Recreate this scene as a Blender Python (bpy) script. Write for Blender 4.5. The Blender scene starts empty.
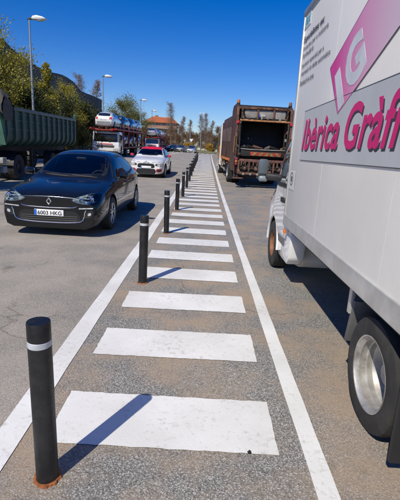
import bpy, bmesh, math, random
from mathutils import Vector, Matrix
from mathutils.bvhtree import BVHTree

R = math.radians
scene = bpy.context.scene
col = scene.collection
rng = random.Random(7)

# ------------------------------------------------------------------ camera
CAM_H = 1.62
cam = bpy.data.cameras.new('camera')
cam_o = bpy.data.objects.new('camera', cam); col.objects.link(cam_o)
cam.sensor_fit = 'HORIZONTAL'; cam.sensor_width = 36.0; cam.lens = 36.0
cam.clip_start = 0.05; cam.clip_end = 4000
PITCH, YAW, ROLL = R(13.79), R(0.084), 0.055
fwd = Vector((-math.sin(YAW) * math.cos(PITCH), math.cos(YAW) * math.cos(PITCH), -math.sin(PITCH)))
rgt0 = Vector((math.cos(YAW), math.sin(YAW), 0))
up0 = rgt0.cross(fwd)
rgt = rgt0 * math.cos(ROLL) + up0 * math.sin(ROLL)
upv = up0 * math.cos(ROLL) - rgt0 * math.sin(ROLL)
m = Matrix((rgt, upv, -fwd)).transposed().to_4x4()
m.translation = Vector((0, 0, CAM_H))
cam_o.matrix_world = m
scene.camera = cam_o

# ------------------------------------------------------------------ sky and sun
SUN_DIR = Vector((-0.385, -0.695, 0.83)).normalized()          # towards the sun
world = bpy.data.worlds.new('World'); scene.world = world; world.use_nodes = True
wn = world.node_tree.nodes; wl = world.node_tree.links
bg = wn['Background']
sky = wn.new('ShaderNodeTexSky'); sky.sky_type = 'NISHITA'; sky.sun_disc = False
sky.sun_elevation = math.asin(SUN_DIR.z); sky.sun_rotation = math.atan2(SUN_DIR.x, SUN_DIR.y)
sky.altitude = 0; sky.air_density = 1.0; sky.dust_density = 0.3; sky.ozone_density = 3.0
hs = wn.new('ShaderNodeHueSaturation'); hs.inputs['Saturation'].default_value = 1.40; hs.inputs['Hue'].default_value = .512
tint = wn.new('ShaderNodeMix'); tint.data_type = 'RGBA'; tint.blend_type = 'MULTIPLY'; tint.inputs['Factor'].default_value = 1.0; tint.inputs['B'].default_value = (.92, .96, 1.10, 1)
wl.new(sky.outputs[0], tint.inputs['A']); wl.new(tint.outputs['Result'], hs.inputs['Color']); wl.new(hs.outputs[0], bg.inputs[0])
bg.inputs[1].default_value = 0.105
sun = bpy.data.lights.new('sun', 'SUN'); sun.energy = 4.6; sun.angle = R(0.53); sun.color = (1.0, 0.94, 0.815)
sun_o = bpy.data.objects.new('sun', sun); col.objects.link(sun_o)
sun_o.rotation_euler = SUN_DIR.to_track_quat('Z', 'Y').to_euler(); sun_o.location = SUN_DIR * 60
vs = scene.view_settings
vs.view_transform = 'Standard'; vs.look = 'None'; vs.exposure = 0.0; vs.gamma = 1.0
scene.cycles.max_bounces = 8

# ------------------------------------------------------------------ helpers
GZ = [(-60, 0), (6, 0), (10, .03), (17, .11), (22, .22), (30, .46), (44, .78), (65, 1.08), (85, 1.28), (110, 1.35), (160, 1.35), (4000, 1.35)]
def gz(y):
    for i in range(len(GZ) - 1):
        (a, za), (b, zb) = GZ[i], GZ[i + 1]
        if a <= y <= b:
            def sl(k):
                if k <= 0 or k >= len(GZ) - 1: return 0.0
                return (GZ[k + 1][1] - GZ[k - 1][1]) / (GZ[k + 1][0] - GZ[k - 1][0]) if GZ[k+1][1] > GZ[k-1][1] and GZ[k-1][1] < GZ[k][1] else 0.0
            t = (y - a) / (b - a); h = b - a
            return ((2*t**3 - 3*t*t + 1) * za + (t**3 - 2*t*t + t) * h * sl(i) + (-2*t**3 + 3*t*t) * zb + (t**3 - t*t) * h * sl(i + 1))
    return GZ[-1][1]
def slope(y, d=3.0): return math.atan2(gz(y + d) - gz(y - d), 2 * d)

class MB:
    """collects shapes in one bmesh; build() links them as one mesh object"""
    def __init__(s): s.bm = bmesh.new()
    def _add(s, tmp, M=None):
        mp = {}
        for v in tmp.verts: mp[v.index] = s.bm.verts.new(M @ v.co if M else v.co)
        for f in tmp.faces:
            try: s.bm.faces.new([mp[v.index] for v in f.verts])
            except ValueError: pass
        tmp.free(); return s
    def box(s, c, d, bev=0.0, rot=None, seg=2):
        t = bmesh.new(); bmesh.ops.create_cube(t, size=1.0)
        for v in t.verts: v.co = Vector((v.co.x * d[0], v.co.y * d[1], v.co.z * d[2]))
        if bev > 0: bmesh.ops.bevel(t, geom=t.edges[:], offset=bev, segments=seg, profile=0.5, affect='EDGES')
        t.verts.index_update()
        M = Matrix.Translation(Vector(c))
        if rot is not None: M = M @ rot
        return s._add(t, M)
    def mm(s, x0, x1, y0, y1, z0, z1, bev=0.0):
        return s.box(((x0+x1)/2, (y0+y1)/2, (z0+z1)/2), (abs(x1-x0), abs(y1-y0), abs(z1-z0)), bev)
    def bar(s, p0, p1, w, h, bev=0.0):
        p0, p1 = Vector(p0), Vector(p1); d = p1 - p0; L = d.length
        q = d.to_track_quat('Y', 'Z').to_matrix().to_4x4()
        return s.box((p0 + p1) / 2, (w, L, h), bev, q)
    def tube(s, pts, r, n=8, caps=True):
        pts = [Vector(p) for p in pts]; k = len(pts)
        rs = r if isinstance(r, (list, tuple)) else [r] * k
        rings = []; ref = None
        for i, p in enumerate(pts):
            d = (pts[min(i+1, k-1)] - pts[max(i-1, 0)]).normalized()
            if ref is None: ref = Vector((0, 0, 1)) if abs(d.z) < .9 else Vector((1, 0, 0))
            a = d.cross(ref)
            if a.length < 1e-4: a = d.cross(Vector((0, 1, 0)))
            a.normalize(); b = d.cross(a); ref = a.cross(d)
            rings.append([s.bm.verts.new(p + (a * math.cos(2*math.pi*j/n) + b * math.sin(2*math.pi*j/n)) * rs[i]) for j in range(n)])
        for i in range(k - 1):
            for j in range(n):
                s.bm.faces.new((rings[i][j], rings[i][(j+1) % n], rings[i+1][(j+1) % n], rings[i+1][j]))
        if caps and n > 2:
            s.bm.faces.new(rings[0][::-1]); s.bm.faces.new(rings[-1])
        return s
    def cyl(s, p0, p1, r0, r1=None, n=16): return s.tube([p0, p1], [r0, r0 if r1 is None else r1], n)
    def lathe(s, prof, c=(0, 0, 0), axis='Z', n=32, closed=False, caps=True):
        """prof: (radius, height) pairs"""
        c = Vector(c); rings = []
        for r, h in prof:
            ring = []
            for j in range(n):
                a = 2 * math.pi * j / n; x, y = r * math.cos(a), r * math.sin(a)
                p = {'Z': Vector((x, y, h)), 'X': Vector((h, x, y)), 'Y': Vector((x, h, y))}[axis]
                ring.append(s.bm.verts.new(c + p))
            rings.append(ring)
        m_ = len(rings)
        for i in range(m_ if closed else m_ - 1):
            A, B = rings[i], rings[(i+1) % m_]
            for j in range(n): s.bm.faces.new((A[j], A[(j+1) % n], B[(j+1) % n], B[j]))
        if not closed and caps:
            if prof[0][0] > 1e-4: s.bm.faces.new(rings[0][::-1])
            if prof[-1][0] > 1e-4: s.bm.faces.new(rings[-1])
        return s
    def prism(s, poly, axis, a, b, bev=0.0):
        """poly in the plane across axis: X:(y,z)  Y:(x,z)  Z:(x,y)"""
        t = bmesh.new()
        def P(p, h): return {'X': (h, p[0], p[1]), 'Y': (p[0], h, p[1]), 'Z': (p[0], p[1], h)}[axis]
        A = [t.verts.new(P(p, a)) for p in poly]; B = [t.verts.new(P(p, b)) for p in poly]
        n = len(poly); t.faces.new(A[::-1]); t.faces.new(B)
        for i in range(n): t.faces.new((A[i], A[(i+1) % n], B[(i+1) % n], B[i]))
        bmesh.ops.recalc_face_normals(t, faces=t.faces[:])
        if bev > 0: bmesh.ops.bevel(t, geom=t.edges[:], offset=bev, segments=2, profile=0.5, affect='EDGES', clamp_overlap=True)
        t.verts.index_update()
        return s._add(t)
    def poly(s, pts):
        s.bm.faces.new([s.bm.verts.new(p) for p in pts]); return s
    def grid(s, rows):
        V = [[s.bm.verts.new(p) for p in r] for r in rows]
        for i in range(len(V) - 1):
            for j in range(len(V[0]) - 1): s.bm.faces.new((V[i][j], V[i][j+1], V[i+1][j+1], V[i+1][j]))
        return s
    def mesh(s, name, mat, smooth=True, angle=35, recalc=True):
        me = bpy.data.meshes.new(name)
        bmesh.ops.remove_doubles(s.bm, verts=s.bm.verts[:], dist=1e-6)
        if recalc: bmesh.ops.recalc_face_normals(s.bm, faces=s.bm.faces[:])
        s.bm.to_mesh(me); s.bm.free()
        if mat is not None: me.materials.append(mat)
        if smooth:
            me.polygons.foreach_set('use_smooth', [True] * len(me.polygons))
            me.set_sharp_from_angle(angle=R(angle))
        return me
    def build(s, name, mat, parent=None, loc=None, rot=None, smooth=True, angle=35, recalc=True):
        return link(name, s.mesh(name, mat, smooth, angle, recalc), parent, loc, rot)

def link(name, me, parent=None, loc=None, rot=None):
    o = bpy.data.objects.new(name, me); col.objects.link(o)
    if parent is not None: o.parent = parent
    if loc is not None: o.location = loc
    if rot is not None: o.rotation_euler = rot
    return o
def tag(o, label=None, cat=None, group=None, kind=None):
    if label: o['label'] = label
    if cat: o['category'] = cat
    if group: o['group'] = group
    if kind: o['kind'] = kind
    return o
def thing(name, label, cat, loc=(0, 0, 0), rot=(0, 0, 0), group=None):
    o = bpy.data.objects.new(name, None); col.objects.link(o); o.empty_display_size = .2
    o.location = loc; o.rotation_euler = rot
    return tag(o, label, cat, group)
def copy_tree(o, parent=None):
    c = o.copy(); col.objects.link(c)
    if parent is not None: c.parent = parent
    for ch in list(o.children): copy_tree(ch, c)
    return c
def on_slope(o, x, y, rz=0.0, dz=0.0):
    """stand a vehicle on the gently rising road at (x, y)"""
    o.location = (x, y, gz(y) + dz)
    n = Vector((0, -math.tan(slope(y)), 1)).normalized()
    q = Vector((0, 0, 1)).rotation_difference(n)
    o.rotation_mode = 'XYZ'
    o.rotation_euler = (q.to_matrix() @ Matrix.Rotation(rz, 3, 'Z')).to_euler()

def rounded(poly, r=0.03, n=4):
    """round the corners of a 2D polygon"""
    out = []; k = len(poly)
    for i in range(k):
        p0, p1, p2 = [Vector(poly[j % k]) for j in (i - 1, i, i + 1)]
        a, b = (p0 - p1), (p2 - p1); d = min(r, a.length * .45, b.length * .45)
        A, B = p1 + a.normalized() * d, p1 + b.normalized() * d
        for t in range(n + 1):
            u = t / n; q = A * (1-u)**2 + p1 * 2*u*(1-u) + B * u*u
            out.append((q.x, q.y))
    return out
def inpoly(x, y, poly):
    c = False; n = len(poly); j = n - 1
    for i in range(n):
        xi, yi = poly[i]; xj, yj = poly[j]
        if (yi > y) != (yj > y) and x < (xj - xi) * (y - yi) / (yj - yi) + xi: c = not c
        j = i
    return c
def mir(poly): return [(-x, z) for x, z in poly][::-1]

# ------------------------------------------------------------------ materials
def newmat(name):
    mt = bpy.data.materials.new(name); mt.use_nodes = True
    nt = mt.node_tree; return mt, nt.nodes, nt.links, nt.nodes['Principled BSDF']
def ramp(nd, stops):
    r = nd.new('ShaderNodeValToRGB'); e = r.color_ramp.elements
    while len(e) < len(stops): e.new(0.5)
    for i, (p, c) in enumerate(stops):
        e[i].position = p; e[i].color = (*c, 1) if len(c) == 3 else c
    return r
_mc = {}
def mat(name, c, rough=0.5, metal=0.0, coat=0.0, var=0.12, scale=6.0, bump=0.0, dirt=0.0, dirt_col=(.16, .13, .10), spec=0.5, bscale=None):
    """plain surface with procedural variation, optional dirt and fine relief"""
    if name in _mc: return _mc[name]
    mt, nd, lk, bs = newmat(name)
    tc = nd.new('ShaderNodeTexCoord')
    nz = nd.new('ShaderNodeTexNoise'); nz.inputs['Scale'].default_value = scale; nz.inputs['Detail'].default_value = 6
    lk.new(tc.outputs['Object'], nz.inputs['Vector'])
    rp = ramp(nd, [(0.3, tuple(x * (1 - var) for x in c)), (0.7, tuple(min(1, x * (1 + var)) for x in c))])
    lk.new(nz.outputs['Fac'], rp.inputs['Fac']); out = rp.outputs['Color']
    rgh = None
    if dirt > 0:
        n2 = nd.new('ShaderNodeTexNoise'); n2.inputs['Scale'].default_value = scale * .6; n2.inputs['Detail'].default_value = 9; n2.inputs['Roughness'].default_value = .68
        lk.new(tc.outputs['Object'], n2.inputs['Vector'])
        r2 = ramp(nd, [(0.45, (0, 0, 0)), (0.72, (dirt, dirt, dirt))]); lk.new(n2.outputs['Fac'], r2.inputs['Fac'])
        mx = nd.new('ShaderNodeMix'); mx.data_type = 'RGBA'; mx.inputs['B'].default_value = (*dirt_col, 1)
        lk.new(r2.outputs['Color'], mx.inputs['Factor']); lk.new(out, mx.inputs['A']); out = mx.outputs['Result']
        ma = nd.new('ShaderNodeMath'); ma.operation = 'MULTIPLY_ADD'; ma.inputs[1].default_value = .5; ma.inputs[2].default_value = rough
        lk.new(r2.outputs['Color'], ma.inputs[0]); rgh = ma.outputs[0]
    lk.new(out, bs.inputs['Base Color'])
    if rgh: lk.new(rgh, bs.inputs['Roughness'])
    else: bs.inputs['Roughness'].default_value = rough
    bs.inputs['Metallic'].default_value = metal; bs.inputs['Specular IOR Level'].default_value = spec
    if coat > 0: bs.inputs['Coat Weight'].default_value = coat; bs.inputs['Coat Roughness'].default_value = .04
    if bump > 0:
        nb = nd.new('ShaderNodeTexNoise'); nb.inputs['Scale'].default_value = bscale or scale * 12; nb.inputs['Detail'].default_value = 4
        lk.new(tc.outputs['Object'], nb.inputs['Vector'])
        bp = nd.new('ShaderNodeBump'); bp.inputs['Strength'].default_value = bump; bp.inputs['Distance'].default_value = .01
        lk.new(nb.outputs['Fac'], bp.inputs['Height']); lk.new(bp.outputs[0], bs.inputs['Normal'])
    _mc[name] = mt; return mt
def glass_mat(name, tint=(.80, .86, .85), trans=0.92):
    """thin car glazing: part mirror, part tinted see-through"""
    if name in _mc: return _mc[name]
    mt, nd, lk, bs = newmat(name)
    out = nd['Material Output']
    tr = nd.new('ShaderNodeBsdfTransparent'); tr.inputs[0].default_value = (*[t * trans for t in tint], 1)
    gl = nd.new('ShaderNodeBsdfGlossy'); gl.inputs['Roughness'].default_value = .02; gl.inputs[0].default_value = (.9, .95, 1, 1)
    fr = nd.new('ShaderNodeFresnel'); fr.inputs['IOR'].default_value = 1.55
    mx = nd.new('ShaderNodeMixShader'); lk.new(fr.outputs[0], mx.inputs[0]); lk.new(tr.outputs[0], mx.inputs[1]); lk.new(gl.outputs[0], mx.inputs[2])
    lk.new(mx.outputs[0], out.inputs[0]); nd.remove(bs)
    _mc[name] = mt; return mt

def asphalt(name, base, light, dark, dirt_amt, stone=95.0, bump=0.6, dirt_col=(.23, .16, .105)):
    mt, nd, lk, bs = newmat(name)
    tc = nd.new('ShaderNodeTexCoord'); V = tc.outputs['Object']
    def noise(sc, det=6, ro=.6):
        n = nd.new('ShaderNodeTexNoise'); n.inputs['Scale'].default_value = sc; n.inputs['Detail'].default_value = det; n.inputs['Roughness'].default_value = ro
        lk.new(V, n.inputs['Vector']); return n.outputs['Fac']
    vo = nd.new('ShaderNodeTexVoronoi'); vo.inputs['Scale'].default_value = stone; lk.new(V, vo.inputs['Vector'])
    sep = nd.new('ShaderNodeSeparateColor'); lk.new(vo.outputs['Color'], sep.inputs[0])
    rs = ramp(nd, [(0.0, dark), (.35, tuple(b * .8 for b in base)), (.75, base), (1.0, light)])
    lk.new(sep.outputs[0], rs.inputs['Fac'])
    # tar between the stones
    rt = ramp(nd, [(.25, (1, 1, 1)), (.62, (.42, .42, .42))]); 
    ds = nd.new('ShaderNodeMath'); ds.operation = 'MULTIPLY'; ds.inputs[1].default_value = 1.0
    lk.new(vo.outputs['Distance'], ds.inputs[0]); lk.new(ds.outputs[0], rt.inputs['Fac'])
    m1 = nd.new('ShaderNodeMix'); m1.data_type = 'RGBA'; m1.blend_type = 'MULTIPLY'; m1.inputs['Factor'].default_value = .8
    lk.new(rs.outputs[0], m1.inputs['A']); lk.new(rt.outputs[0], m1.inputs['B'])
    # broad tone
    rb = ramp(nd, [(.3, (.82, .82, .82)), (.7, (1.15, 1.13, 1.1))]); lk.new(noise(.55, 5), rb.inputs['Fac'])
    m2 = nd.new('ShaderNodeMix'); m2.data_type = 'RGBA'; m2.blend_type = 'MULTIPLY'; m2.inputs['Factor'].default_value = 1
    lk.new(m1.outputs['Result'], m2.inputs['A']); lk.new(rb.outputs[0], m2.inputs['B'])
    # dust and earth patches
    rd = ramp(nd, [(.43, (0, 0, 0)), (.60, (1, 1, 1))]); lk.new(noise(1.3, 7, .58), rd.inputs['Fac'])
    rf = ramp(nd, [(.32, (.45, .45, .45)), (.62, (1, 1, 1))]); lk.new(noise(55, 4), rf.inputs['Fac'])
    mm_ = nd.new('ShaderNodeMath'); mm_.operation = 'MULTIPLY'; lk.new(rd.outputs[0], mm_.inputs[0]); lk.new(rf.outputs[0], mm_.inputs[1])
    mk = nd.new('ShaderNodeMath'); mk.operation = 'MULTIPLY'; mk.inputs[1].default_value = dirt_amt; lk.new(mm_.outputs[0], mk.inputs[0])
    m3 = nd.new('ShaderNodeMix'); m3.data_type = 'RGBA'; m3.inputs['B'].default_value = (*dirt_col, 1)
    lk.new(mk.outputs[0], m3.inputs['Factor']); lk.new(m2.outputs['Result'], m3.inputs['A'])
    # dark oil stains
    ro = ramp(nd, [(.66, (1, 1, 1)), (.76, (.55, .53, .5))]); lk.new(noise(1.7, 4, .5), ro.inputs['Fac'])
    m4 = nd.new('ShaderNodeMix'); m4.data_type = 'RGBA'; m4.blend_type = 'MULTIPLY'; m4.inputs['Factor'].default_value = 1
    lk.new(m3.outputs['Result'], m4.inputs['A']); lk.new(ro.outputs[0], m4.inputs['B'])
    # hairline cracks, only here and there
    nc = nd.new('ShaderNodeTexNoise'); nc.inputs['Scale'].default_value = 2.2; nc.inputs['Detail'].default_value = 5; lk.new(V, nc.inputs['Vector'])
    vm = nd.new('ShaderNodeVectorMath'); vm.operation = 'MULTIPLY_ADD'; vm.inputs[1].default_value = (.55, .55, .55); lk.new(nc.outputs['Color'], vm.inputs[0]); lk.new(V, vm.inputs[2])
    ve = nd.new('ShaderNodeTexVoronoi'); ve.feature = 'DISTANCE_TO_EDGE'; ve.inputs['Scale'].default_value = .42; lk.new(vm.outputs[0], ve.inputs['Vector'])
    rc = ramp(nd, [(.0, (.62, .60, .58)), (.005, (1, 1, 1))]); lk.new(ve.outputs['Distance'], rc.inputs['Fac'])
    rmk = ramp(nd, [(.46, (0, 0, 0)), (.54, (1, 1, 1))]); lk.new(noise(.35, 3), rmk.inputs['Fac'])
    m5 = nd.new('ShaderNodeMix'); m5.data_type = 'RGBA'; m5.blend_type = 'MULTIPLY'
    lk.new(rmk.outputs[0], m5.inputs['Factor']); lk.new(m4.outputs['Result'], m5.inputs['A']); lk.new(rc.outputs[0], m5.inputs['B'])
    lk.new(m5.outputs['Result'], bs.inputs['Base Color'])
    bs.inputs['Roughness'].default_value = .88; bs.inputs['Specular IOR Level'].default_value = .3
    sb = nd.new('ShaderNodeMath'); sb.operation = 'SUBTRACT'; sb.inputs[0].default_value = 1.0; lk.new(vo.outputs['Distance'], sb.inputs[1])
    bp = nd.new('ShaderNodeBump'); bp.inputs['Strength'].default_value = bump; bp.inputs['Distance'].default_value = .006
    lk.new(sb.outputs[0], bp.inputs['Height']); lk.new(bp.outputs[0], bs.inputs['Normal'])
    return mt

def paint_mat(name):
    """thick white road paint, worn through to the stones here and there"""
    mt, nd, lk, bs = newmat(name)
    tc = nd.new('ShaderNodeTexCoord'); V = tc.outputs['Object']
    n1 = nd.new('ShaderNodeTexNoise'); n1.inputs['Scale'].default_value = 1.6; n1.inputs['Detail'].default_value = 6; lk.new(V, n1.inputs['Vector'])
    r1 = ramp(nd, [(.3, (.62, .605, .565)), (.7, (.79, .78, .745))]); lk.new(n1.outputs['Fac'], r1.inputs['Fac'])
    vo = nd.new('ShaderNodeTexVoronoi'); vo.inputs['Scale'].default_value = 140; lk.new(V, vo.inputs['Vector'])
    n2 = nd.new('ShaderNodeTexNoise'); n2.inputs['Scale'].default_value = 26; n2.inputs['Detail'].default_value = 9; n2.inputs['Roughness'].default_value = .75; lk.new(V, n2.inputs['Vector'])
    n3 = nd.new('ShaderNodeTexNoise'); n3.inputs['Scale'].default_value = 2.2; n3.inputs['Detail'].default_value = 3; lk.new(V, n3.inputs['Vector'])
    ad = nd.new('ShaderNodeMath'); ad.operation = 'MULTIPLY_ADD'; ad.inputs[1].default_value = .3; lk.new(n3.outputs['Fac'], ad.inputs[0]); lk.new(n2.outputs['Fac'], ad.inputs[2])
    r2 = ramp(nd, [(.69, (0, 0, 0)), (.87, (.7, .7, .7))]); lk.new(ad.outputs[0], r2.inputs['Fac'])
    mx = nd.new('ShaderNodeMix'); mx.data_type = 'RGBA'; mx.inputs['B'].default_value = (.36, .32, .27, 1)
    lk.new(r2.outputs[0], mx.inputs['Factor']); lk.new(r1.outputs[0], mx.inputs['A']); lk.new(mx.outputs['Result'], bs.inputs['Base Color'])
    bs.inputs['Roughness'].default_value = .7
    bp = nd.new('ShaderNodeBump'); bp.inputs['Strength'].default_value = .25; bp.inputs['Distance'].default_value = .003
    sb = nd.new('ShaderNodeMath'); sb.operation = 'SUBTRACT'; sb.inputs[0].default_value = 1.0; lk.new(vo.outputs['Distance'], sb.inputs[1])
    lk.new(sb.outputs[0], bp.inputs['Height']); lk.new(bp.outputs[0], bs.inputs['Normal'])
    return mt

def leaf_mat(name, c1, c2, trans=.35):
    mt, nd, lk, bs = newmat(name)
    gm = nd.new('ShaderNodeNewGeometry')
    rp = ramp(nd, [(0, c1), (1, c2)]); lk.new(gm.outputs['Random Per Island'], rp.inputs['Fac'])
    lk.new(rp.outputs[0], bs.inputs['Base Color']); bs.inputs['Roughness'].default_value = .6
    tl = nd.new('ShaderNodeBsdfTranslucent'); lk.new(rp.outputs[0], tl.inputs[0])
    mx = nd.new('ShaderNodeMixShader'); mx.inputs[0].default_value = trans
    lk.new(bs.outputs[0], mx.inputs[1]); lk.new(tl.outputs[0], mx.inputs[2]); lk.new(mx.outputs[0], nd['Material Output'].inputs[0])
    return mt

RUB = mat('tyre_rubber', (.022, .021, .02), .8, bump=.2, scale=9, dirt=.5, dirt_col=(.09, .08, .065))
ALLOY = mat('alloy', (.55, .56, .58), .28, .9, var=.08)
STEELRIM = mat('steel_rim', (.47, .45, .41), .5, .5, var=.3, dirt=.8, scale=11, dirt_col=(.10, .08, .06))
DARK = mat('black_plastic', (.015, .015, .016), .55, var=.2)
DARKM = mat('dark_underbody', (.02, .019, .018), .75, var=.3, dirt=.4, dirt_col=(.06, .05, .04))
CHROME = mat('chrome', (.75, .76, .78), .08, 1.0, var=.02)
GLASS = glass_mat('car_glass')
GLASSD = mat('dark_glass', (.012, .016, .02), .03, 0, coat=1.0, var=.1, spec=.8)
LAMP = mat('headlamp', (.62, .64, .66), .08, .35, coat=1.0, var=.35, scale=22)
REDL = mat('red_lens', (.50, .015, .012), .15, coat=1.0, var=.2)
AMBER = mat('amber_lens', (.75, .18, .015), .2, coat=1.0, var=.15)
WHITEP = mat('plate_white', (.78, .78, .76), .4)
EUBLUE = mat('plate_blue', (.02, .12, .52), .4)
INK = mat('ink_black', (.012, .012, .012), .5)
SEAT = mat('seat_cloth', (.045, .045, .05), .85, bump=.2)
SKIN = mat('skin', (.50, .29, .20), .5, var=.05)
HAIR = mat('hair', (.03, .02, .015), .7)

def text_mesh(s, size=1.0, bold=0.0, shear=0.0, ext=0.0, width=None, align='LEFT', height=None, space=1.0, raw=False):
    cu = bpy.data.curves.new('lettering', 'FONT'); cu.body = s; cu.size = size; cu.offset = bold; cu.shear = shear
    cu.extrude = ext; cu.align_x = align; cu.resolution_u = 4; cu.space_character = space
    o = bpy.data.objects.new('tmp_lettering', cu); col.objects.link(o)
    dg = bpy.context.evaluated_depsgraph_get()
    me = bpy.data.meshes.new_from_object(o.evaluated_get(dg)); bpy.data.objects.remove(o)
    xs = [v.co.x for v in me.vertices]; ys = [v.co.y for v in me.vertices]
    fx = width / (max(xs) - min(xs)) if width else 1.0
    fy = height / (max(ys) - min(ys)) if height else fx
    if not width: fx = fy
    if raw: fx = fy = 1.0
    me['fx'] = fy
    x0 = min(xs) if align == 'LEFT' else 0
    for v in me.vertices: v.co = Vector(((v.co.x - x0) * fx, v.co.y * fy, v.co.z))
    me.materials.clear(); return me
def place_text(name, me, mt, parent, origin, xdir, ydir):
    X, Y = Vector(xdir).normalized(), Vector(ydir).normalized(); Z = X.cross(Y)
    M = Matrix((X, Y, Z)).transposed().to_4x4(); M.translation = Vector(origin)
    me.transform(M); me.materials.append(mt)
    o = link(name, me, parent)
    if name in ('small_lettering', 'plate_lettering', 'name_lettering'): o['kind'] = 'stuff'
    return o

# ------------------------------------------------------------------ ground, roads, markings
M_ROAD = asphalt('road_asphalt', (.45, .412, .36), (.57, .525, .465), (.31, .285, .25), .45, stone=170, bump=.25, dirt_col=(.46, .395, .325))
M_STRIP = asphalt('coarse_asphalt', (.37, .357, .33), (.66, .64, .60), (.15, .145, .137), .95, stone=150, bump=.32, dirt_col=(.365, .275, .192))
M_SOIL = mat('verge_soil', (.13, .115, .06), .95, var=.4, scale=.8, bump=.5, bscale=30)
M_PAINT = paint_mat('road_paint')   # flaked white marking paint
M_CONC = mat('concrete', (.36, .345, .32), .85, var=.15, scale=3, bump=.3, bscale=60, dirt=.4)

ys_g = [-40, -10, 0, 3, 6, 8, 10, 12, 14, 17, 20, 23, 26, 30, 34, 39, 44, 50, 57, 65, 74, 84, 90, 96, 104, 112]
def strip_sheet(x0, x1, y0, y1, dz, nx=1, xf=None):
    ys = [y0] + [y for y in ys_g if y0 < y < y1] + [y1]
    fine = []
    for a, b in zip(ys, ys[1:]):
        k = max(1, int((b - a) / 3)); fine += [a + (b - a) * i / k for i in range(k)]
    fine.append(y1)
    mb = MB()
    rows = []
    for y in fine:
        a, b = (x0, x1) if xf is None else xf(y)
        rows.append([(a + (b - a) * i / nx, y, gz(y) + dz) for i in range(nx + 1)])
    return mb.grid(rows)
g = MB(); rows = []
for y in [-400, -100] + ys_g + [130, 180, 300, 700, 2500]:
    rows.append([(x, y, gz(y) - .06 - (.0 if abs(x) < 60 else .3)) for x in (-2500, -400, -60, -30, -13, 0, 9, 30, 60, 400, 2500)])
tag(g.grid(rows).build('ground', M_SOIL), 'brown verge soil and open ground around the road', kind='structure')
road = tag(strip_sheet(-11.4, -1.02, -12, 88, 0, 6).build('road', M_ROAD), 'tan grey asphalt roadway left of the bollards', kind='structure')
strip = tag(strip_sheet(-1.02, 5.6, -12, 88, 0, 4).build('parking_strip', M_STRIP), 'coarse grey asphalt strip with dusty brown patches', kind='structure')
# roundabout beyond the far crossing
mb = MB(); mb.bm.faces.new([mb.bm.verts.new((x, y, gz(104) + .0)) for x, y in ((-40, 88.0), (40, 88.0), (40, 122), (-40, 122))])
ra = tag(mb.build('roundabout_road', M_ROAD, smooth=False), 'pale asphalt of the far roundabout', kind='structure')

def wobble_rect(x0, x1, y0, y1, seed, j=.005, step=.05):
    r = random.Random(seed); pts = []
    def side(a, b):
        L = math.dist(a, b); n = max(2, int(L / step))
        for i in range(n):
            t = i / n; pts.append((a[0] + (b[0]-a[0])*t + r.uniform(-j, j), a[1] + (b[1]-a[1])*t + r.uniform(-j, j)))
    side((x0, y0), (x1, y0)); side((x1, y0), (x1, y1)); side((x1, y1), (x0, y1)); side((x0, y1), (x0, y0))
    return pts
def flare(y): return 0 if y < 40 else (y - 40) * .008
for k in range(-2, 73):
    yb = 1.91 + k * 1.0 + rng.uniform(-.015, .015)
    sk = rng.uniform(-.012, .012)
    w0, w1 = -.80 + rng.uniform(-.02, .02) - flare(yb) * 1.4, .51 + rng.uniform(-.012, .012) + flare(yb) * .8
    pts = wobble_rect(w0, w1, yb, yb + .49, k, .004 if k < 20 else .002, .04 if k < 8 else .12 if k < 25 else .5)
    mb = MB(); mb.poly([(x, y + sk * x, gz(y) + .006) for x, y in pts])
    mb.build('painted_bar', M_PAINT, strip, smooth=False)
def painted_line(x0, x1, y0, y1, parent, fl=0.0, name='painted_line', dz=.005):
    n = int((y1 - y0) / .12) if y1 < 40 else int((y1 - y0) / .3); mb = MB(); rows = []; r = random.Random(int(x0 * 100))
    for i in range(n + 1):
        y = y0 + (y1 - y0) * i / n; e = .0025 if y < 25 else 0; o = flare(y) * fl
        rows.append([(x0 + o + r.uniform(-e, e), y, gz(y) + dz), (x1 + o + r.uniform(-e, e), y, gz(y) + dz)])
    return mb.grid(rows).build(name, M_PAINT, parent, smooth=False)
painted_line(-1.105, -.945, -6, 76, road, -1.4)
painted_line(.64, .755, -6, 76, strip, .8)
painted_line(-5.15, -5.0, 27, 84, road)
for k in range(-9, 9):                                            # far zebra crossing before the roundabout
    x = k * 1.0 + .1
    mb = MB(); mb.grid([[(x, y, gz(y) + .006), (x + .5, y, gz(y) + .006)] for y in (79.0, 81.0, 83.0)])
    mb.build('crossing_stripe', M_PAINT, road if x < -1.2 else strip, smooth=False)
# fine cracks and a tar joint on the roadway are in the material; kerbs and pavements are real steps
def kerb(x0, x1, y0, y1, name, label):
    top = strip_sheet(x0, x1, y0, y1, .12).bm
    mb = MB(); ys = []
    y = y0
    while y < y1 + .01: ys.append(y); y += 4.0
    for a, b in zip(ys, ys[1:]):
        mb.prism([(a, gz(a) - .1), (b, gz(b) - .1), (b, gz(b) + .12), (a, gz(a) + .12)], 'X', x0, x1)
    top.free()
    return tag(mb.build(name, M_CONC, smooth=False), label, kind='structure')
kerb(-11.58, -11.4, -12, 76, 'kerb', 'pale concrete kerb along the far side of the road')
kerb(5.6, 5.78, -12, 76, 'kerb', 'pale concrete kerb behind the parked vehicles')
tag(strip_sheet(-13.4, -11.58, -12, 76, .118).build('pavement', M_CONC), 'narrow concrete pavement under the street lamps', kind='structure')
tag(strip_sheet(5.78, 8.2, -12, 76, .118).build('pavement', M_CONC), 'concrete pavement behind the parked vehicles', kind='structure')

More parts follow.
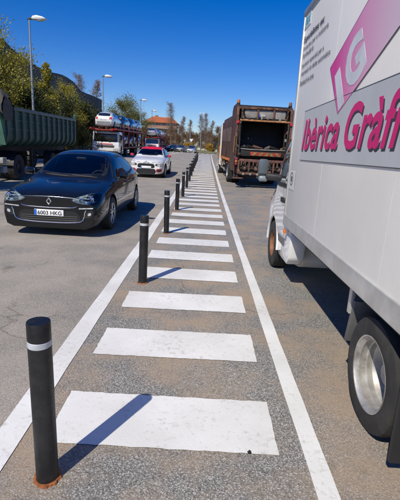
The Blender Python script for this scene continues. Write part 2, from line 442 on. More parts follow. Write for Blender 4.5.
# ------------------------------------------------------------------ bollards
M_BOL = mat('bollard_black', (.007, .007, .008), .4, var=.25, scale=14, bump=.25, bscale=90, dirt=.35, dirt_col=(.05, .048, .044), spec=.5)
M_BAND = mat('reflective_band', (.46, .48, .50), .4, var=.12, scale=20, dirt=.35)
M_RUST = mat('rusty_flange', (.30, .10, .03), .9, var=.4, scale=30, bump=.5)
def bollard_meshes():
    r = .053; H = .845
    a = MB().lathe([(r*1.02, -.03), (r*1.02, .01), (r, .02), (r, .722), (r*.93, .724), (r*.93, .756), (r, .758), (r, H - .008), (r*.96, H), (0, H + .001)], n=40).mesh('bollard_body', M_BOL)
    b = MB().lathe([(r*.93 + .0012, .7245), (r*.93 + .004, .727), (r*.93 + .004, .753), (r*.93 + .0012, .7555)], n=40, closed=False).mesh('bollard_band', M_BAND)
    rr = random.Random(3); f = MB()
    n = 44; inner, outer, low = [], [], []
    for j in range(n):
        an = 2 * math.pi * j / n; ro = .068 + rr.uniform(-.006, .006)
        inner.append(f.bm.verts.new((.052 * math.cos(an), .052 * math.sin(an), .012)))
        outer.append(f.bm.verts.new((ro * .93 * math.cos(an), ro * .93 * math.sin(an), .010)))
        low.append(f.bm.verts.new((ro * math.cos(an), ro * math.sin(an), -.004)))
    for A, B in ((inner, outer), (outer, low)):
        for j in range(n): f.bm.faces.new((A[j], A[(j+1) % n], B[(j+1) % n], B[j]))
    return a, b, f.mesh('flange', M_RUST)
BM_ = bollard_meshes()
BY = [1.66 + 3.07 * k for k in range(14)]
words = ['nearest', 'second', 'third', 'fourth', 'fifth', 'sixth', 'seventh', 'eighth', 'ninth', 'tenth', 'eleventh', 'twelfth', 'thirteenth', 'farthest']
for k, y in enumerate(BY):
    x = -.70 - .0035 * max(0, y - 8)
    o = thing('bollard', ('black plastic bollard with white band, %s of the row along the bars' % words[k]) if k else 'black plastic bollard with white band and rusty base, nearest of the row',
              'bollard', (x, y, gz(y)), (rng.uniform(-.012, .012), rng.uniform(-.012, .012), rng.uniform(0, 6)), 'black bollards along the painted bars')
    if k == 0: o.rotation_euler = (0, -.012, .6)
    link('post', BM_[0], o); link('reflective_band', BM_[1], o); link('base_ring', BM_[2], o)

# ------------------------------------------------------------------ wheels
_wc = {}
def wheel(parent, r, w, x, y, style='alloy', z=None, rim_mat=None):
    """wheel part with tyre and rim below it; outer face to +x when x > 0"""
    key = (round(r, 3), round(w, 3), style, rim_mat.name if rim_mat else '')
    if key not in _wc:
        rr = r * (.56 if style == 'steel' else .66)
        tyre = MB().lathe([(rr, -w*.46), (rr*1.05, -w*.5), (r*.93, -w*.5), (r*.985, -w*.44), (r, -w*.32), (r, -w*.12), (r*.985, -w*.1), (r*.985, -w*.07), (r, -w*.05), (r, w*.05), (r*.985, w*.07), (r*.985, w*.1), (r, w*.12), (r, w*.32), (r*.985, w*.44), (r*.93, w*.5), (rr*1.05, w*.5), (rr, w*.46)], axis='X', n=40, closed=True).mesh('tyre', RUB)
        rm = MB()
        if style == 'alloy':
            rm.lathe([(rr, w*.46), (rr*.985, w*.475), (rr*.93, w*.43), (rr*.90, -w*.4), (rr*.92, -w*.46), (rr, -w*.46)], axis='X', n=36, closed=True)
            for k in range(10):
                a = 2 * math.pi * k / 10 + (.12 if k % 2 else -.12)
                M = Matrix.Rotation(a, 4, 'X')
                p0, p1 = M @ Vector((w*.36, rr*.2, 0)), M @ Vector((w*.40, rr*.93, 0))
                d = (p1 - p0); q = Matrix((Vector((1, 0, 0)), d.normalized(), Vector((1, 0, 0)).cross(d.normalized()))).transposed().to_4x4()
                rm.box((p0 + p1) / 2, (w*.13, d.length, rr*.10), .006, q)
            rm.lathe([(rr*.26, w*.3), (rr*.26, w*.42), (rr*.2, w*.45), (0, w*.455)], axis='X', n=20)
            hub = MB().lathe([(rr*.86, -w*.3), (rr*.86, w*.02), (rr*.8, w*.05), (0, w*.06)], axis='X', n=28).mesh('brake_disc', DARKM)
        elif style == 'steel':                                    # covered steel wheel with slots
            rm.lathe([(rr, w*.46), (rr*.97, w*.47), (rr*.88, w*.34), (rr*.84, w*.16), (rr*.7, w*.10), (rr*.5, w*.16), (rr*.36, w*.2), (rr*.34, w*.3), (rr*.28, w*.33), (0, w*.33)], axis='X', n=36, caps=False)
            rm.lathe([(rr, -w*.46), (rr*.9, -w*.4), (rr*.86, w*.14), (rr*.9, w*.3), (rr, w*.44)], axis='X', n=36, caps=False)
            hub = MB()
            for k in range(10):
                a = 2 * math.pi * k / 10
                hub.cyl((w*.05, math.cos(a)*rr*.72, math.sin(a)*rr*.72), (w*.155, math.cos(a)*rr*.72, math.sin(a)*rr*.72), rr*.085, n=10)
            hub = hub.mesh('rim_holes', DARKM)
        else:                                                     # deep dished rear rim of a dual wheel
            rm.lathe([(rr, w*.46), (rr*1.01, w*.49), (rr*.97, w*.485), (rr*.94, w*.43), (rr*.90, w*.38), (rr*.87, w*.35), (rr*.885, w*.26), (rr*.885, w*.14), (rr*.85, w*.10), (rr*.865, w*.0), (rr*.865, -w*.08), (rr*.84, -w*.12), (rr*.83, -w*.38), (rr*.80, -w*.46), (rr*.62, -w*.44), (rr*.5, -w*.36), (rr*.46, -w*.34), (rr*.36, -w*.30), (rr*.30, -w*.08), (rr*.26, -w*.04), (0, -w*.03)], axis='X', n=48, caps=False)
            hub = MB()
            for k in range(6):
                a = 2 * math.pi * k / 6 + .2
                hub.box((-w*.43, math.cos(a)*rr*.70, math.sin(a)*rr*.70), (w*.10, rr*.17, rr*.26), .012, Matrix.Rotation(a, 4, 'X'))
                hub.cyl((-w*.30, math.cos(a + .5)*rr*.52, math.sin(a + .5)*rr*.52), (-w*.22, math.cos(a + .5)*rr*.52, math.sin(a + .5)*rr*.52), rr*.055, rr*.045, 6)
            hub = hub.mesh('rim_holes', DARKM)
        _wc[key] = (tyre, rm.mesh('rim', rim_mat or (ALLOY if style == 'alloy' else STEELRIM)), hub)
    t, ri, hb = _wc[key]
    o = link('wheel', hb, parent, (x, y, r if z is None else z), (rng.uniform(0, 1), 0, 0 if x > 0 else math.pi))
    link('tyre', t, o); link('rim', ri, o)
    return o

# ------------------------------------------------------------------ car shells
def cage_shell(st, level):
    """st: stations (y, zb, wb, ws,zs, wm,zm, wh,zh, wg,zg, wt,zt, wc,zc, ztop) -> smooth closed shell"""
    vs_, fs = [], []
    def half(s_):
        y, zb, wb, ws, zs, wm, zm, wh, zh, wg, zg, wt, zt, wc, zc, zt2 = s_
        return [(0, y, zb), (wb, y, zb), (ws, y, zs), (wm, y, zm), (wh, y, zh), (wg, y, zg), (wt, y, zt), (wc, y, zc), (0, y, zt2)]
    n = 16
    for s_ in st:
        h = half(s_); vs_ += h + [(-p[0], p[1], p[2]) for p in h[7:0:-1]]
    for i in range(len(st) - 1):
        a, b = i * n, (i + 1) * n
        for j in range(n): fs.append((a + j, a + (j+1) % n, b + (j+1) % n, b + j))
    def cap(o, flip):
        q = [(0, 1, 7, 8), (1, 2, 6, 7), (2, 3, 5, 6), (3, 4, 5)]
        M_ = lambda k: (16 - k) % 16
        for f in q:
            A = [o + k for k in f]; B = [o + M_(k) for k in f][::-1]
            for F in (A, B): fs.append(tuple(F[::-1] if flip else F))
    cap(0, False); cap((len(st) - 1) * n, True)
    me = bpy.data.meshes.new('shell'); me.from_pydata(vs_, [], fs); me.update()
    o = bpy.data.objects.new('tmp_shell', me); col.objects.link(o)
    md = o.modifiers.new('s', 'SUBSURF'); md.levels = level; md.render_levels = level
    dg = bpy.context.evaluated_depsgraph_get()
    out = bpy.data.meshes.new_from_object(o.evaluated_get(dg)); bpy.data.objects.remove(o)
    bm = bmesh.new(); bm.from_mesh(out); bmesh.ops.recalc_face_normals(bm, faces=bm.faces[:])
    return bm

DIRS = {'front': (Vector((0, 1, 0)), lambda a, b: Vector((a, -9, b))), 'rear': (Vector((0, -1, 0)), lambda a, b: Vector((a, 15, b))),
        'right': (Vector((-1, 0, 0)), lambda a, b: Vector((6, a, b))), 'left': (Vector((1, 0, 0)), lambda a, b: Vector((-6, a, b))),
        'top': (Vector((0, 0, -1)), lambda a, b: Vector((a, b, 9)))}
def patch(bvh, poly, side, mt, name, parent, off=.004, depth=.012, step=.05, max_dev=None, tilt=None):
    """a panel cut to a 2D outline and laid on the shell, with real thickness"""
    d, org = DIRS[side]
    bm = bmesh.new(); bm.faces.new([bm.verts.new((a, b, 0)) for a, b in poly])
    xs = [p[0] for p in poly]; ys = [p[1] for p in poly]
    for ax, lo, hi in ((0, min(xs), max(xs)), (1, min(ys), max(ys))):
        n = int((hi - lo) / step)
        for i in range(1, n + 1):
            c = lo + (hi - lo) * i / (n + 1); co = [0, 0, 0]; co[ax] = c; no = [0, 0, 0]; no[ax] = 1
            bmesh.ops.bisect_plane(bm, geom=bm.verts[:] + bm.edges[:] + bm.faces[:], plane_co=co, plane_no=no, dist=1e-5)
    for v in list(bm.verts):
        o = org(v.co.x, v.co.y); h = bvh.ray_cast(o, d)
        if h[0] is None:
            p = o + d * 9; h2 = bvh.find_nearest(Vector((o.x if abs(o.x) < 5.9 else math.copysign(.85, o.x), o.y if -8 < o.y < 14 else (.2 if o.y < 0 else 4), o.z if o.z < 8 else 1)))
            loc = h2[0]
        else: loc = h[0]
        v.co = loc - d * off
    be = [e for e in bm.edges if e.is_boundary]; inner = {}
    for e in be:
        for v in e.verts:
            if v not in inner: inner[v] = bm.verts.new(v.co + d * depth)
    for e in be:
        a, b = e.verts; bm.faces.new((a, b, inner[b], inner[a]))
    bmesh.ops.recalc_face_normals(bm, faces=bm.faces[:])
    # make sure the normals look outwards
    f0 = max(bm.faces, key=lambda f: f.calc_area())
    if f0.normal.dot(d) > 0: bmesh.ops.reverse_faces(bm, faces=bm.faces[:])
    me = bpy.data.meshes.new(name); bm.to_mesh(me); bm.free(); me.materials.append(mt)
    me.polygons.foreach_set('use_smooth', [True] * len(me.polygons)); me.set_sharp_from_angle(angle=R(40))
    return link(name, me, parent)
def ring_poly(poly, t):
    """outline as a band: outer polygon joined to its inset (one keyhole polygon)"""
    n = len(poly); cx = sum(p[0] for p in poly) / n; cy = sum(p[1] for p in poly) / n
    return offset_poly(poly, -t)
def offset_poly(poly, t):
    P = [Vector(p) for p in poly]; n = len(P)
    area = sum(P[i].x * P[(i+1) % n].y - P[(i+1) % n].x * P[i].y for i in range(n))
    sg = 1 if area > 0 else -1; out = []
    for i in range(n):
        a, b, c = P[i-1], P[i], P[(i+1) % n]
        d1 = (b - a); d2 = (c - b)
        if d1.length < 1e-6 or d2.length < 1e-6: out.append((b.x, b.y)); continue
        n1 = Vector((d1.y, -d1.x)).normalized() * sg; n2 = Vector((d2.y, -d2.x)).normalized() * sg
        k = (n1 + n2)
        if k.length < 1e-4: out.append((b.x, b.y)); continue
        k.normalize(); s_ = t / max(.35, k.dot(n1)); q = b + k * s_; out.append((q.x, q.y))
    return out
def frame_patches(bvh, poly, side, t, mt, name, parent, off=.005, step=.05):
    """a gasket round an opening: closed band between the outline and its inset"""
    outer = offset_poly(poly, t * .5); inner = offset_poly(poly, -t * .5); d, org = DIRS[side]
    mb = MB(); n = len(poly); V = []; last = None
    for a, b in zip(outer, inner):
        row = []
        for (p, dep) in ((a, -.02), (a, off), (b, off), (b, -.02)):
            o = org(*p); h = bvh.ray_cast(o, d); loc = h[0] if h[0] else bvh.find_nearest(o + d * ((last - o).dot(d) if last else 7))[0]; last = loc
            row.append(mb.bm.verts.new(loc - d * dep))
        V.append(row)
    for i in range(n):
        for j in range(3): mb.bm.faces.new((V[i][j], V[i][j+1], V[(i+1) % n][j+1], V[(i+1) % n][j]))
    return mb.build(name, mt, parent)

HATCH = [  # y, zb, wb, ws,zs, wm,zm, wh,zh, wg,zg, wt,zt, wc,zc, ztop
 (-.04, .14, .64, .76, .19, .80, .38, .765, .58, .655, .665, .49, .69, .25, .70, .705),
 (.09, .13, .74, .865, .19, .905, .46, .875, .67, .755, .74, .575, .765, .30, .78, .785),
 (.40, .14, .72, .895, .23, .925, .50, .895, .75, .795, .815, .61, .84, .33, .855, .86),
 (.75, .16, .74, .895, .25, .925, .52, .89, .81, .80, .87, .64, .895, .35, .91, .915),
 (.99, .16, .75, .90, .25, .925, .54, .895, .85, .81, .905, .68, .925, .39, .94, .945),
 (1.12, .16, .75, .90, .25, .925, .545, .90, .865, .82, .92, .72, .965, .41, 1.005, 1.01),
 (1.45, .16, .75, .90, .25, .925, .55, .90, .89, .83, .945, .71, 1.155, .40, 1.215, 1.23),
 (1.85, .16, .75, .90, .25, .925, .56, .90, .915, .83, .97, .665, 1.37, .38, 1.43, 1.445),
 (2.22, .16, .75, .90, .25, .925, .57, .90, .93, .83, .99, .635, 1.45, .37, 1.50, 1.51),
 (2.85, .16, .75, .90, .25, .925, .58, .90, .955, .83, 1.01, .62, 1.455, .36, 1.50, 1.51),
 (3.35, .16, .75, .90, .25, .925, .60, .90, .975, .82, 1.04, .60, 1.42, .35, 1.47, 1.48),
 (3.75, .17, .74, .88, .26, .91, .62, .88, .99, .79, 1.07, .58, 1.34, .34, 1.405, 1.42),
 (4.05, .20, .70, .84, .29, .875, .62, .84, .97, .75, 1.03, .59, 1.12, .33, 1.17, 1.18),
 (4.22, .24, .62, .77, .32, .80, .60, .77, .89, .70, .94, .56, .985, .30, 1.0, 1.005),
 (4.33, .28, .46, .62, .36, .67, .55, .64, .80, .56, .85, .44, .88, .24, .89, .893)]
CHUBBY = [
 (-.03, .20, .44, .60, .27, .68, .46, .67, .70, .60, .78, .46, .815, .25, .83, .835),
 (.08, .18, .62, .78, .26, .82, .50, .81, .75, .72, .835, .56, .87, .30, .885, .89),
 (.36, .17, .72, .865, .26, .895, .54, .87, .80, .78, .89, .61, .93, .33, .95, .955),
 (.75, .17, .74, .875, .26, .905, .56, .88, .86, .79, .94, .63, .98, .35, 1.0, 1.005),
 (1.02, .17, .75, .88, .26, .905, .57, .885, .90, .79, .975, .65, 1.02, .37, 1.045, 1.05),
 (1.32, .17, .75, .88, .26, .905, .58, .885, .92, .80, .99, .705, 1.17, .40, 1.225, 1.24),
 (1.70, .17, .75, .88, .26, .905, .59, .885, .94, .81, 1.0, .655, 1.38, .37, 1.435, 1.45),
 (2.05, .17, .75, .88, .26, .905, .60, .885, .95, .81, 1.01, .63, 1.46, .36, 1.50, 1.51),
 (2.60, .17, .75, .88, .26, .905, .60, .885, .965, .81, 1.02, .62, 1.465, .355, 1.505, 1.515),
 (3.10, .17, .75, .88, .26, .905, .61, .885, .98, .80, 1.05, .61, 1.44, .35, 1.485, 1.495),
 (3.50, .18, .74, .87, .27, .89, .62, .87, .99, .78, 1.06, .60, 1.37, .34, 1.42, 1.43),
 (3.80, .20, .70, .83, .29, .86, .62, .84, .97, .75, 1.03, .61, 1.20, .33, 1.25, 1.26),
 (3.94, .24, .62, .77, .32, .80, .60, .78, .90, .71, .96, .57, 1.01, .30, 1.03, 1.035),
 (4.03, .28, .46, .62, .36, .67, .55, .66, .82, .58, .875, .46, .90, .24, .91, .913)]
SPEC = {
 'hatch': dict(st=HATCH, L=4.3, wy=(.90, 3.54), wr=.322, ar=.375,
   ws=[(-.665, 1.045), (-.35, 1.015), (0, 1.005), (.35, 1.015), (.665, 1.045), (.62, 1.23), (.55, 1.385), (.28, 1.432), (0, 1.44), (-.28, 1.432), (-.55, 1.385), (-.62, 1.23)],
   sw=[[(1.40, .985), (1.66, 1.18), (1.98, 1.365), (2.38, 1.405), (2.38, 1.01), (1.9, .99)], [(2.46, 1.015), (2.46, 1.408), (2.85, 1.405), (3.15, 1.365), (3.46, 1.24), (3.42, 1.10), (2.95, 1.035)]],
   rw=[(-.56, 1.10), (0, 1.08), (.56, 1.10), (.50, 1.33), (0, 1.36), (-.50, 1.33)],
   tl=[(.50, .78), (.74, .80), (.76, .98), (.66, 1.0), (.50, .93)]),
 'chubby': dict(st=CHUBBY, L=4.0, wy=(.80, 3.34), wr=.318, ar=.372,
   ws=[(-.65, 1.14), (-.35, 1.12), (0, 1.112), (.35, 1.12), (.65, 1.14), (.61, 1.27), (.555, 1.395), (.28, 1.435), (0, 1.442), (-.28, 1.435), (-.555, 1.395), (-.61, 1.27)],
   sw=[[(1.34, 1.03), (1.58, 1.22), (1.85, 1.38), (2.14, 1.415), (2.14, 1.045), (1.75, 1.035)], [(2.22, 1.05), (2.22, 1.417), (2.65, 1.415), (2.98, 1.38), (3.2, 1.25), (3.15, 1.1), (2.7, 1.06)]],
   rw=[(-.56, 1.12), (0, 1.10), (.56, 1.12), (.52, 1.36), (0, 1.39), (-.52, 1.36)],
   tl=[(.52, .80), (.76, .82), (.78, 1.0), (.68, 1.03), (.52, .97)])}
_sh = {}
def car_shell(kind, level, holes):
    key = (kind, level, holes)
    if key in _sh: return _sh[key]
    sp = SPEC[kind]; bm = cage_shell(sp['st'], level)
    bvh = BVHTree.FromBMesh(bm)
    kill = set()
    r = sp['ar']
    if holes:
        for f in bm.faces:
            c = f.calc_center_median(); n = f.normal
            if n.y < -.15 and n.z > .1 and inpoly(c.x, c.z, sp['ws']) and c.y < sp['wy'][0] + 1.55: kill.add(f)
            elif n.y > .15 and n.z > .1 and inpoly(c.x, c.z, sp['rw']) and c.y > 2.8: kill.add(f)
            elif abs(n.x) > .5 and any(inpoly(c.y, c.z, p) for p in sp['sw']): kill.add(f)
    for f in bm.faces:
        if f in kill: continue
        for yw in sp['wy']:
            if all(math.hypot(v.co.y - yw, v.co.z - sp['wr']) < r for v in f.verts) and all(abs(v.co.x) > .60 for v in f.verts): kill.add(f)
    bmesh.ops.delete(bm, geom=list(kill), context='FACES')
    for v in bm.verts:
        for yw in sp['wy']:
            dy, dz = v.co.y - yw, v.co.z - sp['wr']; dd = math.hypot(dy, dz)
            if v.is_boundary and abs(v.co.x) > .70 and 1e-3 < dd < r + .05 and v.co.z < 1:
                v.co.y = yw + dy / dd * r; v.co.z = sp['wr'] + dz / dd * r
    me = bpy.data.meshes.new('body_shell'); bm.to_mesh(me); bm.free()
    me.polygons.foreach_set('use_smooth', [True] * len(me.polygons))
    _sh[key] = (me, bvh); return _sh[key]

def paint(name, c, metal=0.0, rough=.25, dirt=.12, coat=1.0, spec=.5): return mat('paint_' + name, c, rough, metal, coat=coat, var=.05, scale=2, dirt=dirt, dirt_col=(.25, .22, .18), spec=spec)
def car(label, kind, pm, loc, rz, level=3, holes=False, detail=True, group=None, roof_mat=None, mirror_mat=None, name='car', nose=None, rim=None, tail=None, rear_detail=True, on_ground=True):
    """car facing -y at rz = 0, front at y = 0"""
    sp = SPEC[kind]
    t = thing(name, label, 'car', loc, (0, 0, rz), group)
    base, bvh = car_shell(kind, level, holes)
    me = base.copy(); me.materials.clear(); me.materials.append(pm); link('body', me, t)
    gm = GLASS if holes else GLASSD
    st = .07 if detail else .10; go = .004 if detail else .014
    wpoly = rounded(sp['ws'], .03, 2) if detail else sp['ws']
    patch(bvh, wpoly, 'front', gm, 'windscreen', t, go, .006 + go, st)
    rwp = rounded(sp['rw'], .04, 3)
    patch(bvh, rwp, 'rear', gm, 'rear_window', t, go, .006 + go, st)
    for p in sp['sw']:
        q = rounded(p, .03, 3)
        for sd in ('left', 'right'):
            patch(bvh, q, sd, gm, 'side_window', t, go, .006 + go, st)
            if detail: frame_patches(bvh, q, sd, .05, DARK, 'window_seal', t, .006)
    if detail:
        frame_patches(bvh, wpoly, 'front', .055, DARK, 'windscreen_seal', t, .006)
        frame_patches(bvh, rwp, 'rear', .05, DARK, 'rear_window_seal', t, .006)
    for s_ in (1, -1):
        x = s_ * (.925 - .115) * (1.0 if kind == 'hatch' else .98)
        for yw in sp['wy']:
            wheel(t, sp['wr'], .205, x, yw, 'alloy', rim_mat=rim)
            # wheel house
            a = MB(); ringo = []
            for k in range(19):
                an = math.pi * k / 18 * 1.16 - .25
                cy, cz = yw + math.cos(an) * (sp['ar'] + .002), sp['wr'] + math.sin(an) * (sp['ar'] + .002)
                ringo.append((cy, cz))
            a.grid([[(s_ * xx, cy, cz) for xx in (.52, .86)] for cy, cz in ringo])
            a.bm.faces.new([a.bm.verts.new((s_ * .55, cy, cz)) for cy, cz in ringo])
            a.build('wheel_house', DARKM, t)
            if detail and kind == 'chubby':
                lip = MB(); pts = []
                for k in range(25):
                    an = math.pi * k / 24 * 1.1 - .16
                    cy, cz = yw + math.cos(an) * (sp['ar'] + .022), sp['wr'] + math.sin(an) * (sp['ar'] + .022)
                    h = bvh.ray_cast(Vector((s_ * 6, cy, cz)), Vector((-s_, 0, 0)))
                    pts.append((h[0].x if h[0] else s_ * .88, cy, cz))
                lip.tube(pts, .026, 8); lip.build('arch_trim', DARK, t)
        tl = sp['tl'] if s_ > 0 else mir(sp['tl'])
        if rear_detail: patch(bvh, rounded(tl, .03, 3), 'rear', REDL, 'tail_light', t, .006, .012, .08)
        # mirrors
        my = 1.50 if kind == 'hatch' else 1.45; mz = 1.03 if kind == 'hatch' else 1.08
        mr = MB().box((s_ * 1.0, my, mz), (.19, .11, .135), .045, Matrix.Rotation(s_ * -.25, 4, 'Z'))
        mo = mr.build('mirror', mirror_mat or pm, t)
        MB().bar((s_ * .84, my + .03, mz - .07), (s_ * .95, my + .02, mz - .045), .05, .04, .01).build('mirror_arm', DARK, mo)
        MB().box((s_ * 1.0, my + .058, mz), (.155, .006, .10), .002, Matrix.Rotation(s_ * -.25, 4, 'Z')).build('mirror_glass', CHROME, mo)
    if roof_mat:
        if kind == 'chubby':
            rp = [(-.60, 1.72), (0, 1.63), (.60, 1.72), (.62, 2.3), (.585, 3.0), (.55, 3.42), (0, 3.5), (-.55, 3.42), (-.585, 3.0), (-.62, 2.3)]
            patch(bvh, rounded(rp, .05, 3), 'top', roof_mat, 'roof_panel', t, .005, .02, .12)
    if detail:
        # shut lines, handles, sills
        for sd, s_ in (('right', 1), ('left', -1)):
            y0, y1, y2 = (1.36, 2.42, 3.30) if kind == 'hatch' else (1.22, 2.18, 3.02)
            for poly in ([(y0, .30), (y0 + .008, .30), (y0 - .05, .80), (y0 + .06, .97), (y0 + .052, .97), (y0 - .058, .80)],
                         [(y1, .28), (y1 + .008, .28), (y1 + .008, 1.0), (y1, 1.0)],
                         [(y2 - .14, .34), (y2 - .132, .34), (y2 - .05, .75), (y2 + .05, .86), (y2 + .05, 1.05), (y2 + .042, 1.05), (y2 + .042, .863), (y2 - .058, .752)],
                         [(y0, .292), (y2 - .14, .332), (y2 - .14, .34), (y0, .30)]):
                patch(bvh, poly, sd, INK, 'shut_line', t, .0015, .004, .12)
            for yh in (y1 - .17, y2 - .10):
                patch(bvh, rounded([(yh - .1, .845), (yh + .1, .86), (yh + .1, .89), (yh - .1, .875)], .012, 3), sd, pm if kind == 'hatch' else pm, 'door_handle', t, .022, .022, .08)
            patch(bvh, [(1.32, .20), (2.95 if kind == 'chubby' else 3.1, .20), (2.95 if kind == 'chubby' else 3.1, .245), (1.32, .245)], sd, DARK, 'sill_trim', t, .006, .014, .2)
            patch(bvh, rounded([(1.28, .74), (1.36, .745), (1.36, .775), (1.28, .77)], .01, 2), sd, AMBER, 'side_repeater', t, .006, .01, .05)
        ap = [(-.60, .93), (-.3, .92), (0, .915), (.3, .92), (.60, .93)]
    if holes: interior(t, sp, kind)
    else:
        pass
    if nose: nose(t, bvh)
    if tail: tail(t, bvh)
    return t

def interior(t, sp, kind):
    dy = -.08 if kind == 'hatch' else -.18; dz = -.02 if kind == 'hatch' else .05
    b = MB(); b.prism([(1.45 + dy, .60), (1.45 + dy, .90 + dz), (1.62 + dy, .97 + dz), (1.85 + dy, .93 + dz), (1.92 + dy, .80), (1.80 + dy, .60)], 'X', -.60, .60, .03)
    b.build('dashboard', DARK, t)
    MB().mm(-.76, .76, 1.3 + dy, 3.6 + dy, .24, .34).build('cabin_floor', DARKM, t)
    for s_ in (1, -1):
        q = MB(); x = s_ * .36
        q.box((x, 2.32 + dy, .50), (.50, .52, .16), .06)
        q.box((x, 2.62 + dy, .83), (.48, .14, .62), .06, Matrix.Rotation(-.25, 4, 'X'))
        so = q.build('seat', SEAT, t)
        MB().box((x, 2.74 + dy, 1.22), (.26, .09, .17), .04, Matrix.Rotation(-.15, 4, 'X')).build('headrest', SEAT, so)
    q = MB().box((0, 3.05 + dy, .50), (1.3, .5, .16), .06); q.box((0, 3.34 + dy, .82), (1.3, .14, .6), .06, Matrix.Rotation(-.3, 4, 'X'))
    for x in (-.4, .4): q.box((x, 3.45 + dy, 1.16), (.24, .08, .14), .03)
    q.build('rear_bench', SEAT, t)
    w = MB(); pts = [Vector((math.cos(a) * .18, 0, math.sin(a) * .18)) for a in [2 * math.pi * k / 20 for k in range(21)]]
    M = Matrix.Translation((.36, 1.98 + dy, .93 + dz)) @ Matrix.Rotation(-.42, 4, 'X')
    w.tube([M @ p for p in pts], .016, 8); w.bar(M @ Vector((-.17, 0, 0)), M @ Vector((.17, 0, 0)), .05, .02); w.bar(M @ Vector((0, 0, 0)), M @ Vector((0, 0, -.17)), .05, .02)
    w.bar(M @ Vector((0, 0, 0)), M @ Vector((0, -.25, -.02)), .06, .06)
    w.build('steering_wheel', DARK, t)
    MB().box((0, 1.83 + dy + .1, 1.335 + dz * .6), (.22, .04, .06), .015).build('rear_view_mirror', DARK, t)

def number_plate(t, bvh, txt, x, z, side='front', w=.52, h=.11):
    d, org = DIRS[side]; hh = bvh.ray_cast(org(x, z), d); y = hh[0].y
    s_ = -1 if side == 'front' else 1
    p = MB().box((x, y + s_ * .012, z), (w, .012, h), .004).build('number_plate', WHITEP, t)
    xl = x - w / 2 if side == 'front' else x + w / 2; sx = 1 if side == 'front' else -1
    MB().box((xl + sx * .024, y + s_ * .0188, z), (.042, .003, h * .92)).build('country_band', EUBLUE, p)
    if txt:
        me = text_mesh(txt, 1, bold=.02, width=w * .82, height=h * .66)
        place_text('plate_lettering', me, INK, p, (xl + sx * .06, y + s_ * .0195, z - h * .33), (sx, 0, 0), (0, 0, 1))
    return p

